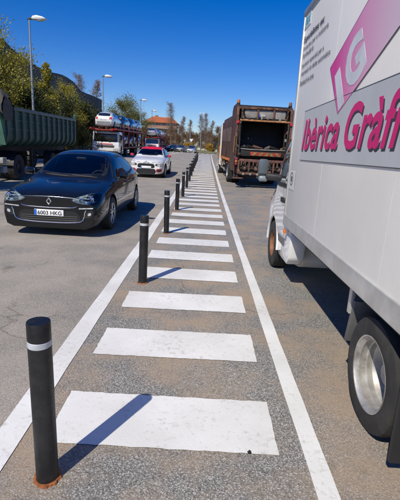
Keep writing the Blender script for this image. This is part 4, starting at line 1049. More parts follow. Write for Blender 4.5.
# ------------------------------------------------------------------ refuse lorry
def refuse_lorry():
    MAR = mat('maroon_worn', (.085, .035, .022), .5, var=.4, scale=3.5, dirt=.8, dirt_col=(.035, .027, .023), bump=.15, bscale=20)
    RUSTY = mat('rusty_steel', (.15, .068, .042), .75, var=.6, scale=9, dirt=.95, dirt_col=(.022, .019, .017), bump=.3, bscale=40)
    GRIME = mat('grimy_black', (.012, .011, .010), .7, var=.5, scale=4, dirt=.5, dirt_col=(.035, .03, .026))
    PALE = mat('dusty_grey_panel', (.26, .245, .22), .7, var=.2, scale=5, dirt=.6, dirt_col=(.12, .09, .07))
    TAN = mat('dusty_tan_ledge', (.34, .24, .16), .8, var=.3, scale=6, dirt=.5)
    ORNG = mat('orange_stripe', (.62, .19, .02), .5, dirt=.4); CREAM = paint('cream', (.62, .58, .50)); YEL = mat('marker_yellow', (.24, .17, .04), .7, dirt=.6, dirt_col=(.06, .05, .04))
    RED = mat('marker_red', (.33, .03, .022), .7, dirt=.6, dirt_col=(.06, .045, .04))
    t = thing('refuse_lorry', 'brown rusty refuse lorry with open black hopper parked ahead of the van', 'lorry')
    on_slope(t, 2.50, 18.35, R(3.0))           # own frame: rear at y = 0, front at larger y
    L = 9.6
    beams(t, .8, L - .4, .85)
    # collecting body with a slightly bowed roof
    sec = [(-1.15, 1.15), (-1.17, 2.0), (-1.16, 3.05), (-1.10, 3.28), (-.90, 3.38), (0, 3.42), (.90, 3.38), (1.10, 3.28), (1.16, 3.05), (1.17, 2.0), (1.15, 1.15)]
    MB().prism(sec, 'Y', 1.95, 7.1).build('collecting_body', MAR, t, angle=25)
    for s_ in (1, -1):
        for y in (2.05, 4.4, 7.0):
            MB().mm(s_ * 1.165, s_ * 1.205, y - .05, y + .05, 1.15, 3.10, .012).build('side_post', MAR, t)
        MB().mm(s_ * 1.172, s_ * 1.182, 2.12, 6.94, 2.02, 2.72, .004).build('side_panel', mat('panel_dusty', (.13, .085, .075), .6, var=.3, scale=2, dirt=.6, dirt_col=(.2, .17, .14)), t)
        MB().mm(s_ * 1.16, s_ * 1.215, 1.95, 7.1, 1.06, 1.19, .012).build('orange_stripe', ORNG, t)
        for y in (2.7, 4.2, 5.7): MB().box((s_ * 1.27, y, .98), (.03, .12, .06), .008).build('side_marker', AMBER, t)
        # under-run guard rails
        for z in (.55, .82): MB().mm(s_ * 1.16, s_ * 1.20, 4.6, 7.0, z - .05, z + .05, .008).build('side_guard', PALE, t)
        for y in (4.7, 5.8, 6.9): MB().mm(s_ * 1.12, s_ * 1.16, y - .03, y + .03, .5, 1.1).build('guard_post', DARKM, t)
        MB().mm(s_ * .55, s_ * 1.1, 4.9, 6.4, .5, 1.0, .05).build('tank', DARKM, t)
        # rear wheels
        wheel(t, .49, .29, s_ * 1.08, 2.75, 'steel'); wheel(t, .49, .29, s_ * .74, 2.75, 'steel')
        a = MB(); a.grid([[(s_ * x, 2.75 + math.cos(q) * .58, .52 + math.sin(q) * .58) for x in (.6, 1.25)] for q in [math.pi * k / 12 for k in range(13)]]).build('mudguard', DARK, t)
        MB().mm(s_ * .62, s_ * 1.22, 2.02, 2.05, .22, .95).build('mud_flap', DARK, t)
    # tailgate cheeks
    cheek = [(1.94, .92), (1.94, 3.40), (1.60, 3.62), (.55, 3.64), (.20, 3.50), (.10, 3.05), (.16, 2.55), (.42, 2.15), (.30, 1.60), (.06, 1.38), (.04, .95), (.30, .72), (1.2, .70)]
    for s_ in (1, -1):
        MB().prism(cheek, 'X', s_ * 1.13, s_ * 1.235, .015).build('hopper_cheek', MAR, t, angle=20)
        MB().mm(s_ * 1.14, s_ * 1.25, .06, .18, 1.42, 3.45, .02).build('corner_post', RUSTY, t)
        MB().tube([(s_ * 1.02, .42, 1.5), (s_ * 1.04, .38, 2.9)], .045, 10).build('hydraulic_cylinder', GRIME, t)
        MB().tube([(s_ * 1.02, .40, 2.9), (s_ * 1.0, .45, 3.3)], .024, 8).build('piston_rod', CHROME, t)
        b = MB().lathe([(.055, 0), (.07, .02), (.07, .12), (.05, .16), (0, .175)], (s_ * 1.16, .5, 3.64), 'Z', 16).build('beacon', mat('beacon_amber', (.42, .12, .02), .4, dirt=.4) if s_ < 0 else mat('beacon_dusty', (.16, .08, .05), .5), t)
        MB().cyl((s_ * 1.16, .5, 3.60), (s_ * 1.16, .5, 3.65), .08).build('beacon_base', DARK, b)
        # lamp cluster
        c = MB().mm(s_ * 1.05, s_ * 1.25, -.02, .05, .98, 1.36, .015).build('lamp_cluster', DARK, t)
        for k, (mt_, z) in enumerate(((REDL, 1.28), (AMBER, 1.17), (REDL, 1.06))):
            MB().cyl((s_ * 1.15, -.012, z), (s_ * 1.15, -.04, z), .048, .044, 16).build('tail_lamp', mt_, c)
        MB().mm(s_ * 1.12, s_ * 1.24, .0, .05, 2.78, 2.90, .01).build('upper_lamp', REDL, t)
        MB().tube([(s_ * 1.22, .04, 1.5), (s_ * 1.29, -.03, 1.55), (s_ * 1.29, -.03, 2.2), (s_ * 1.22, .04, 2.25)], .016, 8).build('grab_handle', YEL, t)
        st = MB().mm(s_ * .80, s_ * 1.25, -.22, .10, .42, .46, .008).build('foot_step', RUSTY, t)
        MB().tube([(s_ * 1.22, -.2, .46), (s_ * 1.22, .02, .95)], .014, 6).build('step_brace', RUSTY, st)
    # roof of the tailgate and header assembly
    MB().prism([(.24, 3.44), (.58, 3.60), (1.6, 3.58), (1.94, 3.38), (1.94, 3.28), (.3, 3.30)], 'X', -1.125, 1.125, .01).build('tailgate_roof', GRIME, t)
    MB().mm(-1.12, 1.12, .16, .34, 3.40, 3.50, .015).build('header_rail', RUSTY, t)
    for x0, x1 in ((-.88, -.34), (-.30, .38), (.42, .92)):
        MB().mm(x0, x1, .20, .26, 3.04, 3.38, .01).build('header_panel', PALE, t)
    for x in (-1.0, -.32, .40, 1.0):
        MB().mm(x - .035, x + .035, .13, .24, 2.92, 3.46, .012).build('header_strut', RUSTY, t)
    MB().prism([(.06, 2.90), (.34, 2.98), (.36, 3.03), (.08, 2.95)], 'X', -1.08, 1.08).build('dusty_ledge', TAN, t)
    MB().tube([(-1.1, .04, 2.92), (1.1, .04, 2.92)], .035, 10).build('header_tube', mat('orange_rust', (.36, .15, .05), .75, var=.4, scale=9), t)
    for s_ in (1, -1):
        MB().tube([(s_ * 1.03, .12, 3.34), (s_ * .93, .10, 3.22), (s_ * .95, .10, 3.08), (s_ * 1.05, .12, 3.0)], .02, 8).build('hose', INK, t)
        MB().tube([(s_ * .98, .10, 3.38), (s_ * .90, .09, 3.2), (s_ * .99, .1, 3.02)], .014, 8).build('hose', GRIME, t)
    MB().box((-.24, .17, 3.14), (.06, .05, .14), .01).build('blue_valve', mat('valve_blue', (.03, .08, .35), .5), t)
    MB().box((-.10, .18, 3.16), (.26, .03, .10), .005).build('plate', mat('plate_dusty', (.42, .40, .36), .6), t)
    MB().tube([(-.8, .1, 3.0), (-.4, .05, 2.975), (.1, .06, 2.97), (.6, .05, 2.985)], .018, 8).build('pipe', GRIME, t)
    # black hopper mouth: packing blade, walls, sloping floor
    MB().mm(-1.13, 1.13, 1.55, 1.60, .95, 3.3).build('hopper_back', GRIME, t)
    MB().prism([(1.5, 2.9), (1.40, 2.9), (1.05, 2.1), (1.0, 1.75), (1.08, 1.72), (1.5, 2.1)], 'X', -1.08, 1.08, .02).build('packing_blade', GRIME, t)
    MB().grid([[(x, 1.0 + math.cos(q) * .75, 1.75 + math.sin(q) * .7) for x in (-1.13, 1.13)] for q in [math.pi + math.pi * k / 14 for k in range(15)]]).build('hopper_floor', GRIME, t)
    # lip with chevrons
    MB().mm(-1.12, 1.12, .10, .22, 1.40, 1.70, .02).build('hopper_lip', GRIME, t)
    MB().tube([(-1.08, .08, 1.72), (-.5, .07, 1.70), (.4, .07, 1.71), (1.08, .08, 1.72)], .02, 8).build('lip_rail', PALE, t)
    cb = MB().mm(-.52, .86, .06, .085, 1.44, 1.60, .003).build('chevron_board', RED, t)
    for k in range(5):
        x = -.46 + k * .29; d = .13 if x < .12 else -.13
        MB().prism([(x, 1.445), (x + .12, 1.445), (x + .12 + d, 1.595), (x + d, 1.595)], 'Y', .048, .062).build('chevron_stripe', YEL, cb, smooth=False)
    # bin lift comb and rails
    MB().mm(-1.0, 1.0, -.02, .10, 1.16, 1.28, .015).build('lift_rail', mat('lift_red', (.16, .065, .05), .7, var=.4, dirt=.8, scale=8, dirt_col=(.04, .035, .03)), t)
    MB().mm(-.98, .98, -.10, .02, .60, .70, .015).build('lift_rail', RUSTY, t)
    for k in range(11):
        x = -.9 + k * .18
        MB().prism([(.0, .98), (.03, .98), (.05, 1.17), (-.02, 1.17)], 'X', x - .03, x + .03, .004).build('comb_tooth', RUSTY, t)
    for x in (-1.02, -.55, .0, .55, 1.02):
        MB().mm(x - .04, x + .04, -.05, .08, .62, 1.22, .01).build('lift_arm', RUSTY, t)
    MB().tube([(-.95, .02, .86), (.95, .02, .86)], .05, 12).build('lift_shaft', GRIME, t)
    for x in (-.75, -.25, .3, .8): MB().lathe([(.05, -.06), (.09, -.05), (.09, .05), (.05, .06)], (x, .02, .86), 'X', 14).build('roller', RUSTY, t)
    MB().mm(-1.1, 1.1, .05, .35, .66, 1.0, .02).build('lower_crossmember', GRIME, t)
    MB().mm(-1.18, 1.18, .12, .24, .44, .56, .015).build('rear_bumper', GRIME, t)
    for k in range(6): MB().box((-.8 + k * .32, -.11, .63), (.10, .04, .09), .01).build('bracket', mat('bracket_pale', (.30, .25, .20), .7, dirt=.6), t)
    MB().box((.1, .10, .50), (.52, .015, .11), .004).build('number_plate', mat('plate_filthy', (.28, .27, .24), .7, dirt=.7), t)
    # clutter of hoses, brackets, bolts and chains round the hopper
    rc = random.Random(9); PIPE = mat('pipe_dull', (.06, .055, .05), .6, dirt=.5)
    for s_ in (1, -1):
        for k in range(5):
            x = s_ * rc.uniform(1.0, 1.12); z = 1.5 + k * .33
            MB().box((x, rc.uniform(.02, .10), z), (rc.uniform(.05, .13), .07, rc.uniform(.06, .18)), .01, Matrix.Rotation(rc.uniform(-.4, .4), 4, 'Y')).build('bracket', (RUSTY, PIPE, PALE)[k % 3], t)
        for k in range(3):
            x = s_ * (1.03 + .035 * k); zz = 1.3 + .1 * k
            MB().tube([(x, .05, zz), (x + rc.uniform(-.05, .05), -.03, zz + .5), (x + rc.uniform(-.05, .05), .0, zz + 1.0), (x, .06, 2.9)], .014, 6).build('hose', (INK, PIPE)[k % 2], t)
    for k in range(9):
        x = -1.0 + k * .24 + rc.uniform(-.06, .06)
        MB().box((x, rc.uniform(-.10, -.02), rc.uniform(.72, 1.1)), (rc.uniform(.05, .14), .08, rc.uniform(.05, .16)), .012, Matrix.Rotation(rc.uniform(-.6, .6), 4, 'Y')).build('bracket', (RUSTY, PIPE, GRIME)[k % 3], t)
    for k in range(4):
        x = -.8 + k * .5
        MB().tube([(x, -.05, 1.2), (x + .12, -.09, .95 - .05 * k), (x + .26, -.05, 1.18)], .012, 6).build('chain', PIPE, t)
    for k in range(6):
        x = -.9 + k * .36
        MB().tube([(x, .5, 1.75), (x + rc.uniform(-.2, .2), .45, 1.82), (x + .3, .55, 1.76)], [.05, .09, .03], 8).build('refuse_scrap', (PIPE, GRIME, RUSTY)[k % 3], t)
    MB().tube([(-.98, .1, 3.46), (-.4, .05, 3.53), (.3, .07, 3.52), (1.0, .1, 3.47)], .018, 6).build('hose', INK, t)
    for k in range(8):
        x = -.95 + k * .27
        MB().box((x, .12, 3.0 + rc.uniform(0, .06)), (.07, .06, rc.uniform(.06, .14)), .008).build('bracket', (PALE, RUSTY, GRIME)[k % 3], t)
    # cab
    lorry_cab(t, CREAM, 3.05, L, True, wheel_y=1.3, panel=ORNG)
    for s_ in (1, -1):
        MB().mm(s_ * 1.255, s_ * 1.27, 7.7, 8.3, 1.10, 1.75, .004).build('orange_panel', ORNG, t)
        MB().mm(s_ * .95, s_ * 1.2, 7.2, 7.55, .6, 1.6, .03).build('side_locker', CREAM, t)
    MB().cyl((-.95, 7.35, 1.6), (-.95, 7.35, 3.1), .06).build('exhaust_stack', DARKM, t)
    return t
refuse_lorry()

# ------------------------------------------------------------------ green tipper semi-trailer
def tipper():
    GRN = mat('tipper_green', (.018, .062, .046), .5, var=.22, scale=2.5, dirt=.35, dirt_col=(.07, .075, .06), bump=.08, bscale=14)
    GRL = mat('headboard_green', (.085, .23, .16), .5, var=.3, scale=3, dirt=.5, dirt_col=(.10, .12, .10))
    RAIL = mat('tipper_rail', (.10, .135, .125), .5, dirt=.5); TARP = mat('tarp_cloth', (.085, .075, .062), .9, var=.3, scale=6, bump=.4, bscale=18)
    t = thing('tipper_lorry', 'dark green ribbed tipper trailer with tractor parked behind the black hatchback', 'lorry')
    on_slope(t, -8.72, 9.6, R(0)); z0 = gz(9.6)
    y0, y1 = 5.9, 13.9; W = 1.22
    t.rotation_euler = (math.atan((gz(22) - gz(10)) / 12), 0, 0)
    ztop, zm, zb = 2.68, 1.72, 1.36
    prof = [(W, ztop), (W, zm)] + [(W - .36 * (1 - math.cos(a)), zm - .36 * math.sin(a)) for a in [math.pi / 2 * k / 6 for k in range(1, 7)]]
    full = prof + [(-x, z) for x, z in prof[::-1]]
    inn = [(x * .965, z + .03 if z < ztop - .01 else z) for x, z in full]
    mb = MB()
    mb.grid([[(x, y, z) for x, z in full] for y in (y0, (y0 + y1) / 2, y1)])
    mb.grid([[(x, y, z) for x, z in inn[::-1]] for y in (y0, y1)])
    mb.build('tub', GRN, t, angle=30, recalc=False)
    MB().prism(full, 'Y', y1, y1 + .06).build('tailgate', GRN, t)
    # the raked, paler headboard
    MB().prism([(y0 - .42, ztop), (y0 - .36, ztop), (y0 + .02, zb), (y0 - .04, zb)], 'X', -W + .03, W - .03).build('headboard', GRL, t)
    for s_ in (1, -1):
        MB().prism([(y0 - .40, ztop), (y0 + .01, ztop), (y0 + .01, zb + .1), (y0 - .02, zb + .1)], 'X', s_ * (W - .06), s_ * (W - .004)).build('front_cheek', GRL, t)
        for k in range(13):
            y = y0 + .06 + k * (y1 - y0 - .1) / 12
            mb = MB(); rows = []
            pr = [(x + .0, z) for x, z in prof]
            for dy, ex in ((-.10, -.005), (-.085, .075), (.085, .075), (.10, -.005)):
                row = []
                for i, (x, z) in enumerate(pr):
                    a = 0 if i < 2 else math.pi / 2 * (i - 1) / 6
                    row.append((s_ * (x + ex * math.cos(a)), y + dy, z - ex * math.sin(a)))
                rows.append(row)
            mb.grid(rows).build('rib', GRN, t, angle=30)
        MB().mm(s_ * (W - .03), s_ * (W + .10), y0 - .42, y1 + .08, ztop - .03, ztop + .10, .012).build('top_rail', RAIL, t)
        for z in (1.95, 2.3, 2.55):
            MB().mm(s_ * (W + .003), s_ * (W + .02), y0 + .1, y1, z - .012, z + .012).build('side_seam', RAIL, t)
        MB().mm(s_ * (W - .05), s_ * (W + .10), y1 - .02, y1 + .1, ztop + .1, ztop + .34, .01).build('corner_post', GRN, t)
        for y in (10.6, 11.9, 13.2):
            wheel(t, .50, .34, s_ * 1.05, y, 'steel')
            MB().grid([[(s_ * x, y + math.cos(q) * .58, .52 + math.sin(q) * .58) for x in (.86, 1.24)] for q in [math.pi * (.12 + .76 * k / 10) for k in range(11)]]).build('mudguard', DARK, t)
        # tractor rear wheels with mudguard
        for y in (6.85,):
            wheel(t, .50, .30, s_ * 1.06, y, 'steel', rim_mat=mat('dark_rim', (.035, .035, .04), .6, .2))
            wheel(t, .50, .30, s_ * .72, y, 'steel', rim_mat=mat('dark_rim', (.035, .035, .04), .6, .2))
            MB().grid([[(s_ * x, y + math.cos(q) * .60, .52 + math.sin(q) * .60) for x in (.58, 1.25)] for q in [math.pi * (.03 + .94 * k / 12) for k in range(13)]]).build('mudguard', DARK, t)
        MB().mm(s_ * 1.02, s_ * 1.22, 5.50, 5.80, .66, .90, .01).build('toolbox_panel', mat('dusty_white', (.40, .38, .34), .7, dirt=.7, scale=7), t)
        MB().mm(s_ * 1.02, s_ * 1.22, 5.50, 5.80, .34, .58, .01).build('toolbox_panel', mat('dusty_white', (.40, .38, .34), .7, dirt=.7, scale=7), t)
        MB().mm(s_ * .62, s_ * 1.2, 4.0, 5.3, .42, .98, .06).build('fuel_tank', mat('tank_dark', (.06, .06, .065), .5, .3, dirt=.5), t)
        MB().mm(s_ * .75, s_ * .85, 8.9, 9.05, .25, 1.2, .01).build('landing_leg', DARKM, t)
        MB().box((s_ * 1.24, 5.83, .74), (.02, .05, .05), .008).build('marker_lamp', AMBER, t)
    beams(t, 3.0, 7.9, .80); 
    for s_ in (1, -1): MB().mm(s_ * .5 - .05, s_ * .5 + .05, 6.0, y1, 1.06, 1.35, .01).build('trailer_beam', DARKM, t)
    MB().mm(-1.1, 1.1, y1 - .05, y1 + .1, .5, .66, .01).build('under_run_bar', DARKM, t)
    MB().tube([(0, y0 - .5, 1.1), (0, y0 - .42, 2.6)], .11, 14).build('tipping_ram', mat('ram_grey', (.35, .35, .34), .4, .5, dirt=.4), t)
    # tarpaulin bunched over the headboard
    r = random.Random(5); mb = MB(); rows = []
    for i in range(25):
        x = -1.36 + 2.72 * i / 24; row = []
        edge = abs(x) / 1.36
        for k in range(13):
            a = math.pi * (k / 12) * 1.1 - .15
            rad = .52 + .05 * math.sin(7 * a + x * 5) + .04 * math.sin(13 * x + k) - .10 * edge ** 4
            row.append((x + .02 * math.sin(k * 2.1), y0 - .05 - math.cos(a) * rad * 1.15, ztop + .06 + math.sin(a) * rad * 1.35 - (.22 * edge ** 8)))
        rows.append(row)
    mb.grid(rows)
    for s_ in (1, -1):
        rows = []
        for k in range(13):
            a = math.pi * (k / 12) * 1.1 - .15; rad = .36
            rows.append([(s_ * (1.36 + .02 * math.sin(3 * j + k)), y0 - .05 - math.cos(a) * rad * 1.15 * (1 - .12 * j), ztop + .06 + math.sin(a) * rad * 1.35 * (1 - j * .33) - .10 * j - .2) for j in range(4)])
        mb.grid(rows)
    mb.build('tarpaulin', TARP, t, angle=80)
    MB().mm(-1.15, 1.15, y0 + .8, y1 - .6, 2.3, 2.62, .2).build('load', mat('earth_load', (.26, .12, .07), .95, var=.4, scale=4, bump=.6), t)
    lorry_cab(t, paint('tractor_white', (.55, .56, .55)), 2.9, 1.7, False, wheel_y=1.3)
    return t
tipper()

# ------------------------------------------------------------------ car transporters and their loads
RED_F = mat('frame_red', (.30, .030, .022), .5, var=.2, scale=3, dirt=.35, dirt_col=(.12, .08, .06))
def transporter(label, x, y):
    t = thing('car_transporter', label, 'lorry', group='car transporters parked on the far side')
    on_slope(t, x, y)
    WH = paint('transporter_white', (.72, .72, .70))
    bvh = lorry_cab(t, WH, 2.34, 0.0, False, wheel_y=1.35)
    nl = MB(); xx = -.66                                            # red name strip, too far off to read
    for w_, h_ in ((.07, .05), (.0, 0), (.11, .11), (.10, .12), (.12, .11), (.09, .12), (.11, .10), (.12, .12), (.10, .11), (.08, .12), (.11, .11)):
        if w_: nl.mm(xx, xx + w_, -.030, -.020, 1.13, 1.13 + h_, .004)
        xx += w_ + .025 if w_ else .10
    nl = nl.build('name_lettering', mat('name_red', (.62, .10, .12), .5), t); nl['kind'] = 'stuff'
    number = MB().box((0, -.075, .46), (.52, .012, .11), .004).build('number_plate', WHITEP, t)
    beams(t, .9, 16.6, .72)
    DECK = mat('deck_steel', (.10, .035, .03), .65, var=.3, dirt=.5)
    # upper deck: two wheel tracks, side rails, cross members
    for s_ in (1, -1):
        MB().mm(s_ * .45, s_ * 1.05, -.75, 16.8, 2.50, 2.56).build('wheel_track', DECK, t)
        MB().mm(s_ * 1.13, s_ * 1.25, -.80, 16.8, 2.46, 2.62, .015).build('side_rail', RED_F, t)
        MB().mm(s_ * .45, s_ * 1.05, 2.4, 16.8, .86, .92).build('wheel_track', DECK, t)
        MB().mm(s_ * 1.13, s_ * 1.25, 2.3, 16.8, .78, .94, .015).build('side_rail', RED_F, t)
        for yy in (2.35, 5.2, 8.0, 10.9, 13.8, 16.7):
            MB().mm(s_ * 1.14, s_ * 1.27, yy - .07, yy + .07, .9, 2.5, .015).build('deck_post', RED_F, t)
            MB().mm(s_ * 1.15, s_ * 1.25, yy - .05, yy + .05, 2.6, 3.05, .012).build('rail_post', RED_F, t)
        for a, b in ((2.35, 5.2), (8.0, 10.9), (13.8, 16.7)):
            MB().bar((s_ * 1.21, a, .95), (s_ * 1.21, b, 2.45), .05, .07).build('brace', RED_F, t)
        MB().tube([(s_ * 1.2, -.7, 2.95)] + [(s_ * 1.2, 2.35 + k * 2.87, 3.02) for k in range(6)], .018, 6).build('safety_wire', DARKM, t)
        for yy in (9.4, 10.5, 14.9): wheel(t, .42, .3, s_ * 1.02, yy, 'steel')
        wheel(t, .46, .3, s_ * 1.02, 4.4, 'steel'); wheel(t, .42, .3, s_ * .72, 9.4, 'steel')
        MB().box((s_ * 1.0, -.82, 2.54), (.34, .06, .09), .01).build('front_lamp', REDL, t)
    for yy in (-.72, 1.2, 3.4, 5.6, 7.8, 10.0, 12.2, 14.4, 16.6):
        MB().mm(-1.13, 1.13, yy - .05, yy + .05, 2.40, 2.50).build('cross_member', RED_F, t)
        if yy > 2.5: MB().mm(-1.13, 1.13, yy - .05, yy + .05, .76, .86).build('cross_member', DECK, t)
    return t
TX = [(-9.5, 38.9), (-9.85, 74.5)]
LBL = ['car transporter with white cab and red decks, nearer of the two', 'car transporter with white cab and red decks, farther one beyond the small red-roofed car']
def loaded_tail(t, bvh):
    number_plate(t, bvh, '', 0, .80, 'rear', w=.5, h=.1)
    patch(bvh, rounded([(-.80, .34), (.80, .34), (.82, .62), (-.82, .62)], .05, 3), 'rear', mat('bumper_grey', (.22, .225, .23), .5), 'rear_bumper', t, .01, .02, .12)
PALL = [P_WHITE, P_DGREEN, P_BLUE, P_SILVER, P_GREY, P_WHITE, P_SILVER, P_BLUE]
CN = {P_WHITE.name: 'white', P_DGREEN.name: 'black', P_BLUE.name: 'blue', P_SILVER.name: 'silver', P_GREY.name: 'dark grey'}
pos_w = ['above the cab', 'second from the cab', 'third from the cab', 'at the tail']
for k, (x, y) in enumerate(TX):
    transporter(LBL[k], x, y)
    which = 'nearer' if k == 0 else 'farther'
    a = slope(y)
    def put(c_len, yl, zl, rev, label, pm, kind, tail=None):
        rz = math.pi if rev else 0
        c = car(label, kind, pm, (0, 0, 0), rz, level=2, detail=False, group='cars loaded on the transporters', tail=tail, name='loaded_car')
        on_slope(c, x, y, rz)
        yy = yl + (c_len if rev else 0)
        c.location = Vector((x, y + yy * math.cos(a) - zl * math.sin(a), gz(y) + yy * math.sin(a) + zl * math.cos(a)))
    for j in range(4):
        pm = PALL[j + (k * 3)]; kind = 'chubby' if j in (0, 3) else 'hatch'
        put(SPEC[kind]['L'], [-.62, 3.75, 8.2, 12.6][j], 2.565, j == 0, '%s car on the upper deck of the %s transporter, %s' % (CN[pm.name], which, pos_w[j]), pm, kind, loaded_tail if j == 0 else None)
    for j in range(3):
        pm = PALL[(j + 2 + k * 2) % 8]
        put(4.3, [3.3, 7.8, 12.3][j], .925, False, '%s car on the lower deck of the %s transporter, %s' % (CN[pm.name], which, ['behind the cab', 'in the middle', 'at the tail'][j]), pm, 'hatch')

def simple_nose(t, bvh):
    for s_, f in ((1, lambda p: p), (-1, mir)):
        patch(bvh, rounded(f([(.48, .66), (.80, .66), (.82, .76), (.56, .73)]), .02, 3), 'front', LAMP, 'headlight', t, .008, .014, .1)
    patch(bvh, rounded([(-.5, .28), (.5, .28), (.46, .44), (-.46, .44)], .04, 3), 'front', INK, 'grille', t, .005, .014, .1)
    number_plate(t, bvh, '', 0, .47)
for lab, pm, kind, x, y, rz in (
    ('small silver car coming out of the roundabout beside the farthest bollards', P_SILVER, 'hatch', -3.1, 83.0, R(-4)),
    ('dark grey car leaving the roundabout beside the small silver car', P_GREY, 'chubby', -5.6, 87.0, R(-8)),
    ('black car at the roundabout mouth left of the dark grey car', P_DGREEN, 'hatch', -7.9, 90.5, R(-14)),
    ('silver grey car parked just behind the farther transporter', P_SILVER, 'chubby', -9.4, 93.2, 0),
    ('white car far across the roundabout behind the black car', P_WHITE, 'chubby', -7.6, 116.0, R(80))):
    c = car(lab, kind, pm, (0, 0, 0), rz, level=3 if y < 40 else 2, detail=y < 40, nose=simple_nose, holes=False)
    on_slope(c, x, y, rz)

# ------------------------------------------------------------------ street lamps and signs
M_POLE = mat('galvanised', (.36, .37, .38), .45, .6, var=.1, scale=3, dirt=.3)
def street_lamp(label, x, y, h, arm=.35, ry=0.0):
    t = thing('street_lamp', label, 'street lamp', (x, y, gz(y) + .118), (0, 0, ry), 'street lamps along the far pavement')
    MB().lathe([(.13, 0), (.13, .02), (.085, .04), (.082, .9), (.075, 1.0), (.045, h - .1), (.045, h)], n=16).build('pole', M_POLE, t)
    MB().mm(.075, .09, -.05, .05, .45, .75, .004).build('service_door', M_POLE, t)
    hd = MB().tube([(-.10, 0, h - .02), (.05, 0, h + .02), (.30, 0, h + .06)], [.05, .06, .07], 10).build('neck', DARK, t)
    MB().prism([(.15, h - .02), (.22, h + .14), (.45, h + .19), (.80, h + .13), (.98, h + .05), (.95, h + .0), (.55, h - .03)], 'Y', -.15, .15, .05).build('lamp_head', mat('lamp_shell', (.66, .66, .63), .4), t)
    MB().prism([(.38, h - .035), (.90, h - .002), (.84, h - .05), (.6, h - .085), (.44, h - .07)], 'Y', -.11, .11, .02).build('lamp_glass', mat('lamp_bowl_glass', (.55, .56, .52), .2), t)
    return t
street_lamp('tall grey street lamp standing behind the green tipper', -10.55, 25.3, 8.05)
street_lamp('tall grey street lamp rising behind the nearer transporter', -11.1, 44.5, 7.75)
street_lamp('tall grey street lamp between the two transporters', -10.2, 63.5, 7.45)
street_lamp('small distant street lamp left of the red roofed building', -11.2, 84.0, 7.6)
def mast(label, x, y, h):
    t = thing('lamp_mast', label, 'lamp mast', (x, y, gz(y)))
    MB().lathe([(.16, 0), (.16, .03), (.11, .06), (.06, h)], n=12).build('pole', M_POLE, t)
    for s_ in (1, -1):
        MB().prism([(s_ * .05, h - .05), (s_ * .2, h + .1), (s_ * .75, h + .06), (s_ * .8, h - .05)], 'Y', -.16, .16, .03).build('lamp_head', mat('lamp_shell', (.66, .66, .63), .4), t)
mast('tall twin-headed lamp mast on the roundabout island', -1.5, 104, 9.5)
mast('thin grey lamp mast left of the twin-headed mast', -4.5, 112, 6.5)
sg = thing('give_way_sign', 'white triangular sign on a post beside the roundabout cars', 'road sign', (-3.4, 92, 1.33))
MB().cyl((0, 0, 0), (0, 0, 2.5), .035).build('post', M_POLE, sg)
pt = MB().prism([(-.45, 2.95), (.45, 2.95), (0, 2.17)], 'Y', -.03, -.01, .006).build('sign_rim', mat('sign_pale', (.52, .50, .48), .5), sg)
MB().prism([(-.36, 2.90), (.36, 2.90), (0, 2.27)], 'Y', -.036, -.029).build('sign_face', WHITEP, pt)

# ------------------------------------------------------------------ buildings
def warehouse():
    CL = mat('dark_cladding', (.105, .095, .085), .7, var=.25, scale=.5, dirt=.4, dirt_col=(.045, .04, .035), bump=.1)
    RF = mat('dark_roofing', (.085, .078, .070), .75, var=.25, scale=.6, dirt=.4, dirt_col=(.04, .035, .03))
    t = thing('warehouse', 'long dark warehouse with uneven roofline behind the roadside trees', 'warehouse', (-20, 0, 0))
    top = [(14, 11.6), (30, 11.6), (40, 11.2), (45.5, 10.35), (51, 10.1), (59, 10.7), (62, 10.6), (66.5, 9.75), (72, 9.9), (79, 10.0)]
    def zt(y):
        for (a, za), (b, zb) in zip(top, top[1:]):
            if a <= y <= b:
                u = (y - a) / (b - a); u = u * u * (3 - 2 * u); return za + (zb - za) * u
        return top[-1][1]
    y = 14.0; i = 0
    while y < 78.9:
        y2 = min(79.0, y + 2.0); o = .03 * (i % 2)
        MB().prism([(y + .02, 0), (y2 - .02, 0), (y2 - .02, zt(y2)), (y + .02, zt(y))], 'X', -.25, o).build('cladding_panel', CL, t, smooth=False)
        y = y2; i += 1
    ys = [14 + 65 * k / 40 for k in range(41)]
    MB().grid([[(.05, yy, zt(yy) - .05), (.03, yy, zt(yy) + .03), (-4, yy, zt(yy) + .55), (-10, yy, zt(yy) + .3), (-18, yy, zt(yy) - 1.5)] for yy in ys]).build('roof', RF, t)
    MB().prism([(.02, 0), (.02, zt(79)), (-4, zt(79) + .5), (-10, zt(79) + .28), (-18, zt(79) - 1.5), (-18, 0)], 'Y', 78.7, 79.0).build('gable_wall', CL, t, smooth=False)
    MB().prism([(.02, 0), (.02, 11.5), (-4, 12.1), (-10, 11.8), (-18, 10), (-18, 0)], 'Y', 14.0, 14.3).build('gable_wall', CL, t, smooth=False)
warehouse()
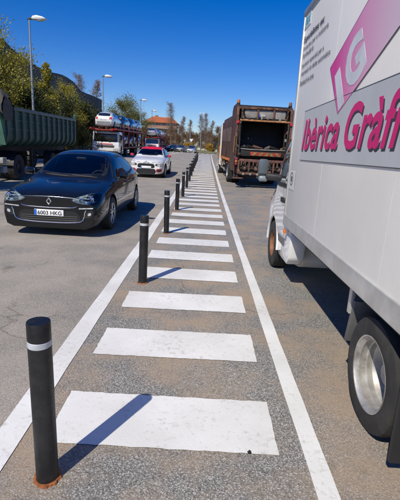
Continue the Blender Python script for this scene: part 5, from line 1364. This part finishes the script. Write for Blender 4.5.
def apartment_block():
    WL = mat('block_cream', (.50, .45, .38), .8, var=.1, scale=.4, dirt=.2); RO = mat('block_roof', (.46, .13, .055), .8, var=.2, scale=.5)
    BK = mat('block_brick', (.30, .17, .11), .85, var=.15, scale=.6)
    t = thing('apartment_block', 'apartment block with orange tiled roof beyond the roundabout', 'building', (-16.6, 150, 1.3))
    MB().mm(-5.2, 5.2, 0, 10, 0, 9.6).build('wall', WL, t, smooth=False)
    for k in range(4):
        z = 1.0 + k * 2.3
        MB().mm(-5.6, 5.6, -1.1, 0, z - .25, z - .08).build('balcony_slab', WL, t, smooth=False)
        MB().mm(-5.6, 5.6, -1.12, -1.04, z - .08, z + .75).build('parapet', BK, t, smooth=False)
        for j in range(5):
            x = -4.2 + j * 2.1
            w = MB().mm(x - .62, x + .62, -.04, .02, z + .1, z + 1.75).build('window', mat('shutter_brown', (.12, .08, .06), .7), t)
            MB().mm(x - .52, x + .52, -.06, -.03, z + .2, z + 1.65).build('pane', GLASSD, w)
    r = MB().prism([(-6.2, 9.6), (6.2, 9.6), (4.2, 11.3), (-3.0, 11.6)], 'Y', -1.4, 11).build('roof', RO, t, smooth=False)
    MB().mm(-2.6, -1.6, 3, 4, 11, 12.4).build('chimney', BK, r, smooth=False)
    MB().mm(1.2, 3.4, 1, 3, 10.6, 11.9).build('dormer', WL, r, smooth=False)
    return t
apartment_block()

# ------------------------------------------------------------------ trees
BARK = mat('bark', (.10, .08, .06), .9, var=.3, scale=4, bump=.5); BARKP = mat('bark_pale', (.20, .165, .13), .9, var=.25, scale=4)
L_YEL = leaf_mat('leaf_yellow_green', (.20, .185, .022), (.52, .44, .06)); L_GRN = leaf_mat('leaf_green', (.11, .125, .022), (.30, .28, .045))
L_OLV = leaf_mat('leaf_olive', (.13, .14, .035), (.25, .23, .07)); L_BRN = leaf_mat('leaf_brown', (.14, .075, .035), (.30, .18, .08)); L_BUD = leaf_mat('leaf_bud', (.20, .12, .075), (.34, .23, .15))
L_DRK = leaf_mat('leaf_dark', (.03, .045, .012), (.085, .095, .025)); L_ORG = leaf_mat('leaf_orange', (.40, .22, .02), (.55, .36, .04))
def tree_meshes(seed, h, spread, nb, nleaf, lmat, lsize, base=.25, shape='round', bark=BARK, tr=.012, scatter=.45):
    r = random.Random(seed); tk = MB(); tips = []
    pts = [Vector((0, 0, -.2))]; 
    for k in range(1, 7): pts.append(Vector((pts[-1].x + r.uniform(-.02, .02) * h, pts[-1].y + r.uniform(-.02, .02) * h, h * .95 * k / 6)))
    R0 = tr * h
    tk.tube(pts, [R0 * (1.25 - .19 * k) if k < 6 else R0 * .08 for k in range(7)], 7)
    def at(u):
        q = u * 6; i = min(5, int(q)); return pts[i].lerp(pts[i+1], q - i)
    twigs = MB()
    for b in range(nb):
        u = base + (1 - base) * (b + r.random()) / nb * .97; p = at(u); az = r.uniform(0, 2 * math.pi)
        e = (u - base) / (1 - base)
        if shape == 'column': ln = h * spread * (.35 + .9 * math.sin(math.pi * min(1, e * .75 + .2))) * r.uniform(.6, 1.1); el = R(r.uniform(55, 76))
        elif shape == 'cone': ln = h * spread * (1.05 - .85 * e) * r.uniform(.7, 1.15); el = R(r.uniform(25, 60))
        else: ln = h * spread * (.45 + .75 * math.sin(math.pi * min(1, .22 + e * .72))) * r.uniform(.65, 1.15); el = R(r.uniform(15, 65))
        d = Vector((math.cos(az) * math.cos(el), math.sin(az) * math.cos(el), math.sin(el)))
        P = [p]; 
        for k in range(3):
            d = (d + Vector((r.uniform(-.25, .25), r.uniform(-.25, .25), r.uniform(-.05, .3)))).normalized(); P.append(P[-1] + d * ln / 3)
        twigs.tube(P, [R0 * .34 * (1.1 - .6 * u), R0 * .22, R0 * .13, R0 * .05], 5, caps=False)
        tips.append((P[2], ln * .3)); tips.append((P[3], ln * .3))
        for q in range(4):
            i = r.choice((1, 2, 2)); f = P[i].lerp(P[i+1], r.random())
            dd = (d + Vector((r.uniform(-.9, .9), r.uniform(-.9, .9), r.uniform(-.3, .7)))).normalized() * ln * r.uniform(.25, .5)
            m1 = f + dd * .5 + Vector((0, 0, ln * .03))
            twigs.tube([f, m1, f + dd], [R0 * .10, R0 * .07, R0 * .03], 4, caps=False); tips.append((f + dd, ln * .3)); tips.append((m1, ln * .25))
    tm = tk.mesh('trunk', bark)
    lm = twigs
    bmv = lm.bm
    lf = MB()
    n_each = max(1, nleaf // len(tips))
    for c, s_ in tips:
        for k in range(n_each):
            q = c + Vector((r.gauss(0, 1), r.gauss(0, 1), r.gauss(0, .8))) * s_ * scatter
            a = Vector((r.uniform(-1, 1), r.uniform(-1, 1), r.uniform(-1, 1))).normalized(); b_ = a.cross(Vector((r.uniform(-1, 1), r.uniform(-1, 1), r.uniform(-1, 1)))).normalized()
            sz = lsize * r.uniform(.6, 1.3)
            lf.bm.faces.new([lf.bm.verts.new(q + a * sz), lf.bm.verts.new(q + b_ * sz * .55), lf.bm.verts.new(q - a * sz), lf.bm.verts.new(q - b_ * sz * .55)])
    def nod(mbb, nm, mt):
        me = bpy.data.meshes.new(nm); mbb.bm.to_mesh(me); mbb.bm.free(); me.materials.append(mt); return me
    return tm, nod(twigs, 'branches', bark), nod(lf, 'crown', lmat)
def plant_tree(meshes, label, cat, x, y, rz=0, s=1.0, group=None, name='tree', z=None):
    t = thing(name, label, cat, (x, y, (gz(y) - .05) if z is None else z), (0, 0, rz), group)
    t.scale = (s, s, s)
    tr = link('trunk', meshes[0], t); link('branches', meshes[1], tr); c = link('crown', meshes[2], t)
    return t
T_A = tree_meshes(11, 7.4, .30, 34, 15000, L_YEL, .062, .16, 'round', scatter=.6)
T_A2 = tree_meshes(12, 6.2, .28, 34, 15000, L_GRN, .066, .12, 'round', scatter=.6)
T_B = tree_meshes(13, 7.2, .20, 34, 13000, L_YEL, .062, .15, 'cone', scatter=.6)
T_C = tree_meshes(14, 5.6, .28, 28, 9000, L_OLV, .066, .12, 'round', scatter=.65)
T_R = tree_meshes(15, 7.4, .36, 34, 14000, L_OLV, .09, .20, 'round', scatter=.65)
T_P = tree_meshes(16, 13.0, .16, 56, 5200, L_BUD, .075, .10, 'column', BARKP, .008, .5)
T_P2 = tree_meshes(17, 11.0, .17, 52, 4600, L_BUD, .075, .10, 'column', BARKP, .008, .5)
T_W = tree_meshes(18, 7.0, .32, 30, 7000, L_BRN, .10, .12, 'round', BARK, .012, .6)
T_W2 = tree_meshes(19, 6.2, .36, 30, 7000, L_BRN, .10, .10, 'round', BARK, .012, .6)
B_D = tree_meshes(20, 3.4, .42, 26, 9000, L_DRK, .07, .04, 'round', scatter=.6)
B_O = tree_meshes(21, 3.0, .42, 26, 7000, L_OLV, .07, .04, 'round', scatter=.6)
B_Y = tree_meshes(22, 1.7, .55, 18, 1800, L_ORG, .10, .03, 'round', scatter=.7)
g1 = 'spring trees behind the tipper'
for lab, ms, x, y, rz, s in (
    ('yellow-green spring tree at the left edge above the tarpaulin', T_A, -12.9, 25.6, .4, .92),
    ('bushy green tree between the left edge and the nearest street lamp', T_A2, -14.6, 27.5, 2.1, 1.05),
    ('yellow-green tree behind the leftmost trees beside the warehouse', T_A, -15.8, 30.5, 5.0, .84),
    ('green tree just right of the nearest street lamp', T_A2, -13.6, 31.0, 4.0, .80),
    ('slender yellow-green tree rising beyond the middle of the tipper', T_B, -12.5, 33.0, 1.2, 1.0),
    ('dark green tree left behind the slender yellow-green tree', T_C, -15.2, 34.0, .3, .95),
    ('low yellow-green tree above the tail of the tipper', T_A, -13.4, 39.5, 3.3, .80),
    ('olive tree between the tipper tail and the nearer transporter', T_C, -13.9, 42.5, 2.2, .92)):
    plant_tree(ms, lab, 'tree', x, y, rz, s, g1)
und = [('shrub_dark', B_D), ('shrub_olive', B_O)]
k = 0
for x, y, s, w, lab in ((-13.0, 21.5, 1.0, 0, 'dark shrub under the leftmost trees behind the tarpaulin'), (-13.2, 24.2, 1.15, 0, 'dark shrub at the foot of the nearest street lamp'), (-13.4, 27.6, 1.0, 1, 'olive shrub behind the front half of the tipper'),
                        (-13.1, 30.4, 1.2, 0, 'dark shrub behind the middle of the tipper'), (-13.6, 33.6, 1.1, 1, 'olive shrub behind the rear half of the tipper'), (-13.0, 36.5, 1.25, 0, 'dark shrub behind the tipper tail post'),
                        (-12.8, 39.6, 1.0, 1, 'olive dry shrub left of the nearer transporter cab'), (-13.3, 43.0, 1.25, 0, 'dark shrub behind the nearer transporter cab'), (-13.5, 47.5, 1.2, 0, 'dark shrub behind the middle of the nearer transporter'), (-13.5, 53, 1.2, 1, 'olive shrub behind the tail of the nearer transporter')):
    plant_tree(und[w][1], lab, 'shrub', x, y, k * 1.7, s, 'shrubs along the far pavement', 'shrub'); k += 1
plant_tree(T_P, 'bare slender poplar behind the warehouse, left of the pair', 'tree', -27.6, 92, .5, 1.16, 'bare poplars', 'poplar_tree')
plant_tree(T_P2, 'bare slender poplar behind the warehouse, right of the pair', 'tree', -24.6, 92, 1.5, 1.28, 'bare poplars', 'poplar_tree')
plant_tree(T_R, 'round olive-green tree behind the cars on the nearer transporter', 'tree', -15.0, 71, .9, .98, 'round trees beyond the transporters')
plant_tree(T_R, 'smaller round olive tree right behind the first round one', 'tree', -13.2, 82, 2.9, .86, 'round trees beyond the transporters')
for lab, ms, x, y, rz, s in (('tallest bare poplar right of the apartment block', T_P, -9.6, 112, .2, .96), ('bare poplar second right of the apartment block', T_P2, -6.6, 113, 1.9, .84), ('bare poplar third right of the apartment block', T_P2, -4.5, 114, 3.1, .78),
                             ('bare poplar just left of the twin-headed mast', T_P2, -1.6, 116, 4.2, .92), ('bare poplar just right of the twin-headed mast', T_P, -.4, 116, 5.0, .82), ('bare poplar nearest the refuse lorry cab', T_P2, 1.4, 113, 2.2, .78)):
    plant_tree(ms, lab, 'tree', x, y, rz, s, 'bare poplars', 'poplar_tree')
# belt of brown woodland beyond the roundabout, tree by tree
rw = random.Random(40)
spots = []
for i in range(34):
    x = -34 + i * 1.45 + rw.uniform(-.4, .4); y = 122 + rw.uniform(-4, 12) + (8 if i % 2 else 0)
    if x < -14: y -= 14
    if -22 < x < -10.5 and y > 112: y = 128 + rw.uniform(0, 6)
    spots.append((x, y))
spots.sort()
for i, (x, y) in enumerate(spots):
    s = rw.uniform(.72, 1.0) * (.78 if -22 < x < -12 else 1)
    plant_tree((T_W, T_W2)[i % 2], 'leafless brown tree of the wood beyond the roundabout', 'tree', x, y, rw.uniform(0, 6), s, 'brown wood beyond the roundabout')
for i, (x, y, s, lab) in enumerate(((-4.9, 103, 1.0, 'orange flowering shrub above the dark grey car, left one'), (-4.0, 104.2, 1.05, 'orange flowering shrub above the silver car, right one'), (.6, 102, 1.05, 'yellow shrub by the far end of the bars, left one'), (1.6, 103, .95, 'yellow shrub by the far end of the bars, right one'), (-12.2, 100, .9, 'yellow shrub behind the silver grey parked car'))):
    plant_tree(B_Y, lab, 'shrub', x, y, i * 1.3, s, 'yellow shrubs on the roundabout island', 'shrub')
isl = MB().lathe([(9.6, -.05), (9.6, .12), (9.3, .15), (6, .5), (0, .8)], (-2, 106, 1.30), 'Z', 48).build('roundabout_island', mat('island_grass', (.16, .15, .07), .95, var=.4, scale=.7, bump=.4))
tag(isl, 'dry grassy mound in the middle of the far roundabout', kind='structure')

# ------------------------------------------------------------------ small things lying about
pb = MB(); bmesh.ops.create_icosphere(pb.bm, subdivisions=2, radius=.011)
for v in pb.bm.verts: v.co *= 1 + .25 * math.sin(v.co.x * 400 + v.co.z * 300); v.co.z *= .7
pb = pb.build('pebble', INK, loc=(.335, 1.80 + .1, .013)); tag(pb, 'small black pebble lying on the nearest painted bar', 'pebble')
